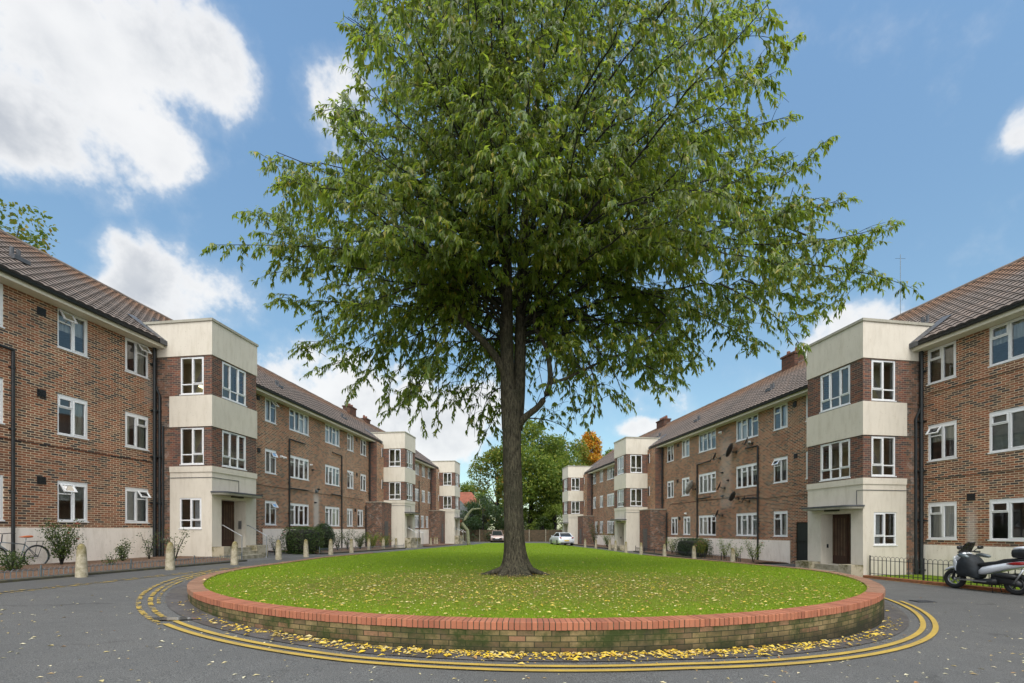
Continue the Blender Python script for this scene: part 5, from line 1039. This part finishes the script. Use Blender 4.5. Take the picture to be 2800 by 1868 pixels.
for side, lst in (('left', Lb), ('right', Rb)):
    for i, (u, v) in enumerate(lst):
        x, y, z = at(u, v)
        if bp is None: o = bollard_proto().build('bollard', smooth=True); bp = o
        else: o = bp.copy(); col.objects.link(o)
        hs = {0: 1.0}.get(i, 1.0)*(.98 if side == 'left' else 1.0); o.location = (x, y, z); o.scale = (.84, .84, hs); o.rotation_euler = (random.uniform(-.02, .02), random.uniform(-.02, .02), random.uniform(0, 6))
        tag(o, ('mossy ' if i == 0 else '')+f'round-topped stone bollard on the {side} path, {ordn[i]} from the camera', 'bollard', f'stone bollards along the {side} path')

# ---------------------------------------------------------------- dishes, aerial
def dish(s_, z_, r_, m, label, ang=.9):
    x, y, _ = W2('R', s_, .0); root = empty('satellite_dish', (x, y, BL['R']['zb']+z_), BL['R']['rz'], label, 'satellite dish', 'satellite dishes on the right block')
    B = MB(); V = []; n = 18
    for j in range(5):
        rr = r_*j/4; 
        for k in range(n): a = 2*math.pi*k/n; V.append((.03-.25*rr*rr/r_*-1, rr*math.cos(a), rr*1.05*math.sin(a)))
    F = [(j*n+k, j*n+(k+1) % n, (j+1)*n+(k+1) % n, (j+1)*n+k) for j in range(4) for k in range(n)]; B.quads(V, F, m); o = B.build('reflector', root, True); so_ = o.modifiers.new('s', 'SOLIDIFY'); so_.thickness = .012
    o.location = (.32, 0, 0); o.rotation_euler = (0, R(-22), ang)
    B = MB(); B.tube([(0, 0, -.1), (.22, 0, -.1), (.33, 0, 0)], .018, 'dish_dark', 6); B.tube([(.33, 0, -r_*.8), (.33+.55*math.cos(ang)*r_*2, .55*math.sin(ang)*r_*2, -r_*.5)], .012, 'dish_dark', 6); B.box(0, .02, -.06, .06, -.18, -.02, 'dish_dark'); B.build('arm', root)
    B = MB(); e = (.33+.55*math.cos(ang)*r_*2, .55*math.sin(ang)*r_*2, -r_*.5); B.tube([e, (e[0]-.07, e[1]-.02, e[2]+.02)], .028, 'dish_dark', 8); B.build('receiver', root)
for (zx, zy, r_, m, lb, ag) in [(675, 745, .42, 'dish_dark', 'large dark satellite dish just below the top row of windows', -.9), (578, 782, .25, 'dish_dark', 'small dark dish under the middle top window of the right block', -.7), (428, 972, .5, 'dish_light', 'large pale satellite dish over the far middle-floor window', -.9),
                        (606, 965, .28, 'dish_dark', 'dark dish level with the middle row of windows', -.6), (690, 1028, .3, 'dish_dark', 'dark dish standing edge-on below the middle-floor windows', -1.1), (755, 1045, .24, 'dish_dark', 'small dark dish beside the black waste pipe', -.6), (592, 1132, .25, 'dish_dark', 'small dark dish just above the ground floor windows', -.7), (772, 690, .25, 'dish_dark', 'small dark dish right under the top four-light window', -.5)]:
    s_, z_ = SZ('R', .3, 1700+zx*.4463, 900+zy*.4463); dish(s_, z_, r_, m, lb, ag)
s_, _ = SZ('R', -4.5, 2462); x, y, z = W2('R', s_, -4.5, 11.6); B = MB(); B.tube([(0, 0, 0), (0, 0, 3.7)], .013, 'galvanised', 6); B.tube([(-.25, 0, 3.5), (.25, 0, 3.5)], .008, 'galvanised', 4); tag(B.build('aerial_mast', loc=(x, y, z)), 'thin grey aerial mast on the near right roof', 'aerial')

# ---------------------------------------------------------------- vehicles
def wheel(B, c, r_, w_, rim, tyre='rubber', spokes=5, n=24):
    x, y, z = c; B.lathe([(r_*.62, -w_/2), (r_*.94, -w_/2), (r_, -w_*.3), (r_, w_*.3), (r_*.94, w_/2), (r_*.62, w_/2)], tyre, n, 'y', c)
def torus(B, c, R0, r_, m, n=28, k=8, axis='y', sy=1.):
    V = []; F = []
    for i in range(n):
        a = 2*math.pi*i/n
        for j in range(k): b_ = 2*math.pi*j/k; rr = R0+r_*math.cos(b_); V.append((c[0]+rr*math.cos(a), c[1]+r_*sy*math.sin(b_), c[2]+rr*math.sin(a)))
    for i in range(n):
        for j in range(k): F.append((i*k+j, ((i+1) % n)*k+j, ((i+1) % n)*k+(j+1) % k, i*k+(j+1) % k))
    B.quads(V, F, m)
def loft(B, secs, m, close=True):       # secs: list of rings (same count)
    n = len(secs[0]); V = [p for s_ in secs for p in s_]; F = [(i*n+j, i*n+(j+1) % n, (i+1)*n+(j+1) % n, (i+1)*n+j) for i in range(len(secs)-1) for j in range(n)]
    if close: F += [tuple(range(n))[::-1], tuple(range((len(secs)-1)*n, len(secs)*n))]
    B.quads(V, F, m)
def ering(x, zc, hw, hh, n=12, p=.7, y0=0):   # superellipse ring in the y,z plane
    e = lambda t_: math.copysign(abs(t_)**p, t_); return [(x, y0+hw*e(math.cos(a)), zc+hh*e(math.sin(a))) for a in np.linspace(0, 2*math.pi, n, endpoint=False)]
# scooter: x forward (towards front wheel), built full size
q = BL['R']; wS = 2.62
sF, _ = SZ('R', wS, 2611); sB = sF-1.50
xf = W2('R', sF, wS); xb = W2('R', sB, wS); ang = math.atan2(xf[1]-xb[1], xf[0]-xb[0])
sc = empty('scooter', (xb[0], xb[1], (xf[2]+xb[2])/2), ang, 'silver maxi scooter with black apron cover and rear top box, parked beside the black railing', 'scooter')
for cx2, r_ in ((1.50, .29), (0, .29)):
    B = MB(); torus(B, (cx2, 0, r_), r_-.062, .066, 'rubber', 32, 10, sy=1.0); w_o = B.build('wheel', sc, True)
    B = MB(); torus(B, (cx2, 0, r_), r_-.125, .014, 'steel', 28, 6, sy=2.6)
    for i in range(5): a = i*1.2566+.3; B.tube([(cx2+.04*math.cos(a), 0, r_+.04*math.sin(a)), (cx2+.17*math.cos(a), 0, r_+.17*math.sin(a))], .017, 'steel' if cx2 > 1 else 'black_plastic', 6)
    B.lathe([(.045, -.05), (.045, .05)], 'steel', 12, 'y', (cx2, 0, r_)); B.build('rim', w_o, True)
B = MB(); loft(B, [ering(1.78, .50, .02, .012), ering(1.70, .56, .07, .03), ering(1.55, .625, .085, .035), ering(1.42, .66, .085, .035), ering(1.30, .62, .06, .03)], 'silver_paint'); B.build('front_mudguard', sc, True)
B = MB(); [B.tube([(1.50, y_, .29), (1.40, y_, .72)], .028, 'black_plastic', 8) for y_ in (-.09, .09)]; B.build('fork', sc, True)
B = MB(); loft(B, [ering(1.46, .70, .05, .05), ering(1.42, .80, .14, .09), ering(1.34, .92, .19, .12), ering(1.24, 1.00, .20, .11), ering(1.15, 1.03, .15, .06)], 'silver_paint'); B.build('front_fairing', sc, True)
B = MB(); 
for sgn in (-1, 1): loft(B, [ering(1.42, .80, .012, .10, y0=sgn*.16), ering(1.34, .72, .02, .17, y0=sgn*.20), ering(1.26, .62, .02, .12, y0=sgn*.20), ering(1.20, .55, .01, .05, y0=sgn*.19)], 'silver_paint')
B.build('side_fairing', sc, True)
B = MB(); loft(B, [ering(1.38, .50, .12, .10), ering(1.30, .62, .23, .26), ering(1.16, .72, .27, .34), ering(1.02, .70, .28, .34), ering(.90, .62, .26, .30), ering(.80, .55, .18, .2)], 'dark_cloth'); B.build('apron_cover', sc, True)
B = MB(); # windscreen: smoked curved shield
V = []; 
for i, (x_, z_, hw) in enumerate([(1.36, 1.02, .19), (1.30, 1.16, .21), (1.22, 1.30, .19), (1.15, 1.40, .13)]):
    for j in range(7): t_ = (j-3)/3; V.append((x_-.10*t_*t_, hw*t_, z_))
B.quads(V, [(i*7+j, i*7+j+1, i*7+j+8, i*7+j+7) for i in range(3) for j in range(6)], 'smoke_glass' if 'smoke_glass' in M else 'car_glass'); ws = B.build('windscreen', sc, True); mo = ws.modifiers.new('s', 'SOLIDIFY'); mo.thickness = .006
m, nt, b, o = mat('smoke_glass'); nt.n.remove(b); tr = nt.new('ShaderNodeBsdfTransparent'); tr.inputs[0].default_value = (.22, .22, .22, 1); gl = nt.new('ShaderNodeBsdfGlossy'); gl.inputs[1].default_value = .05; ms = nt.new('ShaderNodeMixShader'); ms.inputs[0].default_value = .08
nt.l.new(tr.outputs[0], ms.inputs[1]); nt.l.new(gl.outputs[0], ms.inputs[2]); nt.l.new(ms.outputs[0], o.inputs[0]); ws.data.materials.clear(); ws.data.materials.append(M['smoke_glass'])
B = MB(); B.tube([(1.15, -.36, 1.10), (1.18, -.2, 1.12), (1.2, 0, 1.10), (1.18, .2, 1.12), (1.15, .36, 1.10)], .018, 'black_plastic', 8)
for sgn in (-1, 1): B.tube([(1.15, sgn*.22, 1.11), (1.12, sgn*.37, 1.10)], .026, 'rubber', 8)
B.build('handlebar', sc, True)
B = MB(); torus(B, (1.22, .07, 1.06), .045, .010, 'chrome', 16, 6); torus(B, (1.22, -.07, 1.06), .045, .010, 'chrome', 16, 6); torus(B, (1.12, .06, 1.06), .038, .009, 'chrome', 16, 6); B.build('gauges', sc, True)
for sgn in (-1, 1):
    B = MB(); B.tube([(1.2, sgn*.25, 1.12), (1.14, sgn*.33, 1.22)], .009, 'black_plastic', 6); loft(B, [ering(1.16, 1.24, .03, .02, y0=sgn*.36), ering(1.12, 1.24, .085, .055, y0=sgn*.36), ering(1.07, 1.24, .075, .045, y0=sgn*.36)], 'black_plastic'); B.build('mirror', sc, True)
    B = MB(); loft(B, [ering(1.18, 1.03, .02, .02, y0=sgn*.33), ering(1.08, 1.02, .06, .06, y0=sgn*.36), ering(.92, .99, .06, .05, y0=sgn*.38), ering(.86, .98, .02, .02, y0=sgn*.38)], 'galvanised'); B.build('hand_muff', sc, True)
B = MB(); loft(B, [ering(.92, .66, .10, .04), ering(.80, .76, .15, .05), ering(.60, .80, .17, .055), ering(.40, .83, .17, .06), ering(.22, .90, .16, .06), ering(-.05, .95, .13, .045), ering(-.22, .97, .09, .03)], 'black_plastic'); B.build('seat', sc, True)
B = MB(); loft(B, [ering(.86, .52, .10, .06), ering(.70, .60, .20, .12), ering(.45, .67, .23, .12), ering(.15, .76, .23, .10), ering(-.12, .83, .19, .09), ering(-.34, .87, .12, .06), ering(-.42, .88, .06, .03)], 'silver_paint'); B.build('body', sc, True)
for sgn in (-1, 1):
    B = MB(); loft(B, [ering(.10, .83, .01, .01, y0=sgn*.20), ering(-.05, .845, .03, .04, y0=sgn*.205), ering(-.2, .86, .03, .045, y0=sgn*.165), ering(-.36, .875, .01, .015, y0=sgn*.10)], 'red_lens'); B.build('tail_light', sc, True)
B = MB(); loft(B, [ering(.98, .26, .10, .03), ering(.90, .28, .2, .06), ering(.5, .30, .22, .10), ering(.35, .34, .2, .10)], 'black_plastic'); B.build('footboard', sc, True)
B = MB(); B.box(.55, 1.28, -.24, .24, .285, .31, 'steel'); B.build('trim', sc)
B = MB(); loft(B, [ering(.52, .40, .13, .10), ering(.35, .40, .16, .15), ering(.08, .36, .16, .13), ering(-.08, .31, .14, .10), ering(-.15, .29, .1, .06)], 'black_plastic'); loft(B, [ering(.42, .50, .08, .05, y0=.13), ering(.25, .52, .10, .07, y0=.14), ering(-.05, .50, .10, .06, y0=.14), ering(-.1, .5, .04, .03, y0=.13)], 'black_plastic'); B.build('engine', sc, True)
B = MB(); B.tube([(.3, -.17, .27), (-.1, -.2, .34), (-.38, -.2, .42)], [.04, .06, .055], 'black_plastic', 10); B.build('exhaust', sc, True)
B = MB(); [B.tube([(-.02, y_, .31), (-.22, y_*1.0, .70)], .024, 'steel', 8) for y_ in (-.14, .14)]; B.build('shock_absorber', sc, True)
B = MB(); loft(B, [ering(.03, 1.05, .10, .03), ering(.0, 1.12, .20, .13), ering(-.18, 1.14, .23, .16), ering(-.38, 1.13, .21, .15), ering(-.46, 1.10, .12, .08)], 'black_plastic'); tb = B.build('top_box', sc, True)
B = MB(); loft(B, [ering(-.01, 1.20, .16, .025), ering(-.05, 1.25, .205, .045), ering(-.2, 1.27, .225, .05), ering(-.38, 1.26, .20, .045), ering(-.45, 1.2, .1, .02)], 'silver_paint'); B.build('lid', tb, True)
B = MB(); B.tube([(-.05, 0, .97), (-.3, 0, 1.0)], .03, 'black_plastic', 8); B.tube([(-.3, 0, .85), (-.45, 0, .50)], .02, 'black_plastic', 8); loft(B, [ering(-.30, .72, .05, .03), ering(-.40, .55, .06, .02), ering(-.44, .45, .05, .02)], 'black_plastic'); B.build('rear_mudguard', sc, True)
B = MB(); B.quads([(-.46, -.11, .74), (-.46, .11, .74), (-.50, .11, .54), (-.50, -.11, .54)], [(0, 1, 2, 3)], 'yellow_plate'); B.build('number_plate', sc)
B = MB(); [B.tube([(.50, y_*.6, .3), (.44, y_, .0), (.36, y_, .0)], .014, 'black_plastic', 6) for y_ in (-.16, .16)]; B.build('centre_stand', sc, True)

# bicycle against the left wall
wB = .42; s1, _ = SZ('L', wB, 100); s2 = s1-1.06
a_, b_ = W2('L', s1, wB), W2('L', s2, wB); ang = math.atan2(b_[1]-a_[1], b_[0]-a_[0]); zB = (a_[2]+b_[2])/2-.03
bk = empty('bicycle', (a_[0], a_[1], zB), ang, 'silver-framed bicycle with a tan saddle leaning on the cream plinth of the left block', 'bicycle')
for cx2 in (0, 1.06):
    B = MB(); torus(B, (cx2, 0, .345), .33, .018, 'rubber', 40, 6); wo = B.build('wheel', bk, True); B = MB(); torus(B, (cx2, 0, .345), .308, .011, 'galvanised', 40, 5)
    for i in range(24): a = i*math.pi/12; B.tube([(cx2, .02*(-1)**i, .345), (cx2+.305*math.cos(a), 0, .345+.305*math.sin(a))], .0014, 'steel', 3, False)
    B.lathe([(.02, -.05), (.02, .05)], 'steel', 8, 'y', (cx2, 0, .345)); B.build('rim', wo, True)
    B = MB(); V = []
    for a in np.linspace(R(10) if cx2 else R(20), R(150) if cx2 else R(200), 16): 
        for y_ in (-.028, 0, .028): rr = .36-(abs(y_)*.3); V.append((cx2+rr*math.cos(a), y_, .345+rr*math.sin(a)))
    B.quads(V, [(i*3+j, i*3+j+1, i*3+j+4, i*3+j+3) for i in range(15) for j in range(2)], 'steel'); B.build('mudguard', bk, True)
B = MB(); bb = (.42, 0, .28); st_ = (.30, 0, .72); hd = (.88, 0, .80); hl = (.90, 0, .70)
for (p_, q_, r_) in ((bb, st_, .016), (st_, hd, .015), (bb, hl, .018), (bb, (0, .05, .345), .010), (st_, (0, .05, .345), .009), (bb, (0, -.05, .345), .010), (st_, (0, -.05, .345), .009), (hd, (1.06, .05, .345), .013), (hd, (1.06, -.05, .345), .013)): B.tube([p_, q_], r_, 'galvanised', 8)
B.build('frame', bk, True)
B = MB(); B.tube([st_, (.27, 0, .90)], .012, 'steel', 8); B.build('seat_post', bk, True)
B = MB(); loft(B, [ering(.44, .945, .015, .01), ering(.36, .945, .035, .022), ering(.25, .95, .075, .035), ering(.15, .955, .08, .035), ering(.12, .95, .05, .02)], 'tan_leather'); B.build('saddle', bk, True)
B = MB(); B.tube([(.87, 0, .80), (.85, 0, 1.02)], .013, 'black_plastic', 8); B.tube([(.72, -.27, 1.05), (.80, -.2, 1.06), (.86, 0, 1.04), (.80, .2, 1.06), (.72, .27, 1.05)], .012, 'black_plastic', 8); B.build('handlebar', bk, True)
B = MB(); B.box(-.18, .22, -.06, .06, .80, .815, 'black_plastic'); B.tube([(-.15, .05, .8), (0, .06, .36)], .006, 'black_plastic', 5); B.tube([(-.05, -.05, .8), (0, -.06, .36)], .006, 'black_plastic', 5); B.build('carrier', bk)
B = MB(); B.lathe([(.085, -.006), (.085, .006)], 'black_plastic', 20, 'y', (.42, .06, .28)); B.tube([(.42, .07, .28), (.52, .08, .2)], .011, 'steel', 6); B.box(.49, .57, .08, .16, .185, .205, 'black_plastic'); B.tube([(.42, .06, .36), (0, .055, .385)], .005, 'black_plastic', 4); B.tube([(.42, .06, .2), (0, .055, .30)], .005, 'black_plastic', 4); B.build('chainset', bk, True)

# cars at the far end
def car(x, y, z, ang, paint, label, L_, W_, H_, prof, cabin, front, plate, lampm):
    r_ = empty('parked_car', (x, y, z), ang, label, 'car'); n = len(prof); B = MB(); V = []
    for (f, sc_) in ((-1, .90), (-.9, 1), (.9, 1), (1, .90)):
        pass
    rings = []
    for y_, k_ in ((-W_/2, .94), (-W_/2+.06, 1.0), (W_/2-.06, 1.0), (W_/2, .94)): rings.append([(px2*(.985 if k_ < 1 else 1), y_, .2+(pz-.2)*k_) for px2, pz in prof])
    loft(B, rings, paint); bo_ = B.build('body', r_, True); bo_.modifiers.new('b', 'BEVEL').width = .03
    # cabin
    rings = []
    for (px2, pz, hw) in cabin: rings.append([(px2, -hw, pz), (px2, hw, pz)])
    B = MB(); c = cabin; base_r = c[0], c[-1]
    lower = [(p_[0], p_[2]) for p_ in c]
    (xr0, zr0, w0), (xr1, zr1, w1), (xf1, zf1, w2), (xf0, zf0, w3) = c
    V = [(xr0, -w0, zr0), (xr0, w0, zr0), (xr1, w1, zr1), (xr1, -w1, zr1), (xf1, -w2, zf1), (xf1, w2, zf1), (xf0, w3, zf0), (xf0, -w3, zf0)]
    B.quads(V, [(0, 1, 2, 3), (7, 4, 5, 6), (0, 3, 4, 7), (1, 6, 5, 2)], 'car_glass'); B.quads([V[3], V[2], V[5], V[4], *[(v_[0], v_[1]*.96, v_[2]+.05) for v_ in (V[3], V[2], V[5], V[4])]], [(0, 1, 5, 4), (1, 2, 6, 5), (2, 3, 7, 6), (3, 0, 4, 7), (4, 5, 6, 7)], paint)
    for (p_, q_) in ((V[0], V[3]), (V[1], V[2]), (V[7], V[4]), (V[6], V[5])): B.tube([p_, q_], .045, paint, 6)
    for sgn in (-1, 1): xm = (xr1+xf1)/2; B.tube([(xm, sgn*w0*1.0, zr0), (xm, sgn*w1, zr1)], .035, 'black_plastic', 6)
    B.build('cabin', r_)
    for wx in (L_*.30, -L_*.31):
        for sgn in (-1, 1):
            B = MB(); B.lathe([(.18, -.1), (.30, -.1), (.315, -.06), (.315, .06), (.30, .1), (.18, .1)], 'rubber', 22, 'y', (wx, sgn*(W_/2-.08), .315)); wo = B.build('wheel', r_, True); B = MB(); B.lathe([(.19, -.085), (.15, -.1), (.05, -.105), (.05, .105), (.15, .1), (.19, .085)], 'steel', 10, 'y', (wx, sgn*(W_/2-.075), .315)); B.build('rim', wo)
    xe = max(p_[0] for p_ in prof) if front else min(p_[0] for p_ in prof); sg2 = 1 if front else -1
    for sgn in (-1, 1):
        B = MB(); zc = .72 if front else .86; loft(B, [ering(xe-sg2*.22, zc+.03, .04, .05, y0=sgn*(W_/2-.1)), ering(xe-sg2*.06, zc, .13, .075, y0=sgn*(W_/2-.2)), ering(xe+sg2*.005, zc-.01, .10, .055, y0=sgn*(W_/2-.24))], lampm); B.build('headlight' if front else 'tail_light', r_, True)
        B = MB(); loft(B, [ering(xf0-.28, zr0+.04, .07, .06, y0=sgn*(W_/2+.06)), ering(xf0-.38, zr0+.04, .08, .06, y0=sgn*(W_/2+.06))], paint); B.build('mirror', r_, True)
    B = MB(); B.box(min(xe, xe+sg2*.035), max(xe, xe+sg2*.035), -.26, .26, .50, .61, plate); B.build('number_plate', r_)
    B = MB(); B.box(min(xe-sg2*.1, xe+sg2*.015), max(xe-sg2*.1, xe+sg2*.015), -W_*.36, W_*.36, .24 if not front else .30, .34 if not front else .62, 'black_plastic'); B.build('grille' if front else 'bumper_insert', r_)
    return r_
x, y, z = at(1532, 1492.5)
car(x+.35, y+2.0, z, math.atan2(.9874, -.16), 'silver_paint', 'silver hatchback seen from behind, parked beside the far right tower', 4.25, 1.75, 1.43, [(-2.1, .30), (-2.12, .62), (-2.02, .95), (-1.85, 1.0), (1.0, .98), (1.9, .80), (2.12, .58), (2.1, .28), (1.6, .2), (-1.6, .2)], [(-1.95, .97, .70), (-1.25, 1.36, .58), (.15, 1.38, .58), (1.05, .98, .70)], False, 'yellow_plate', 'red_lens')
x, y, z = at(1356, 1483.5)
car(x+.1, y+2.0, z, math.atan2(-1, .04), 'brown_paint', 'bronze-pink people carrier facing the camera, half hidden by the cherry trunk', 4.2, 1.78, 1.6, [(-2.1, .30), (-2.1, .9), (-2.0, 1.05), (1.15, 1.05), (1.85, .88), (2.08, .62), (2.05, .26), (1.6, .2), (-1.6, .2)], [(-2.0, 1.03, .74), (-1.7, 1.55, .62), (.35, 1.57, .62), (1.5, 1.0, .74)], True, 'white_plate', 'white_plate')

# ---------------------------------------------------------------- fallen leaves
def litter(x, y, z, size, mname, name, label, lift=.004, flat=.25):
    n = len(x); P = np.stack([x, y, z+lift], 1); a = rng.uniform(0, 6.283, n); Dr = np.stack([np.cos(a), np.sin(a), rng.normal(0, flat*.4, n)], 1); NN = np.stack([rng.normal(0, flat, n), rng.normal(0, flat, n), np.ones(n)], 1)
    L = rng.choice([.5, .7, .9, 1.1, 1.4], n, p=[.25, .3, .25, .15, .05])*rng.uniform(.85, 1.15, n)*size; V, F = leaves(P, Dr, NN, L, L*.42, .25); V[:, 2] = np.maximum(V[:, 2], np.repeat(z, 5)+.002); return tag(np_mesh(name, V, F, mname), label, 'fallen leaves', kind='stuff')
x = rng.normal(.4, 4.3, 10500); y = rng.normal(9.7, 2.5, 10500); k = inside(x, y, inner) & (y < 17) & (np.hypot(x-TX, y-TY) > .5); x, y = x[k], y[k]
x2, y2 = scatter(900, -8, 9, 14, 45, inner); x = np.r_[x, x2]; y = np.r_[y, y2]
litter(x, y, zgrass(x, y)+rng.uniform(.012, .034, len(x)), .066, 'fallen', 'leaf_litter', 'yellow and tan fallen leaves scattered over the grass under the tree')
n = 1500; a = np.radians(rng.normal(-88, 20, n)); a = np.clip(a, R(-140), R(-28)); rr = RO+.03+np.abs(rng.normal(0, .15, n)); x = CX+rr*np.cos(a); y = CY+rr*np.sin(a)
litter(x, y, zg(x, y)+.014+rng.uniform(0, .02, n), .085, 'fallen_yellow', 'leaf_drift', 'drift of yellow leaves along the foot of the curved brick wall')
x, y = scatter(5600, -14, 15, 2.2, 12); k = (np.hypot(x-CX, y-CY) > RO+.1) & (rng.random(len(x)) < np.interp(y, (2, 5, 9, 12), (.75, .6, .12, .05))); x, y = x[k], y[k]
litter(x, y, zg(x, y), .068, 'fallen_pale', 'road_leaves', 'pale fallen leaves strewn over the grey asphalt road', .004, .1)
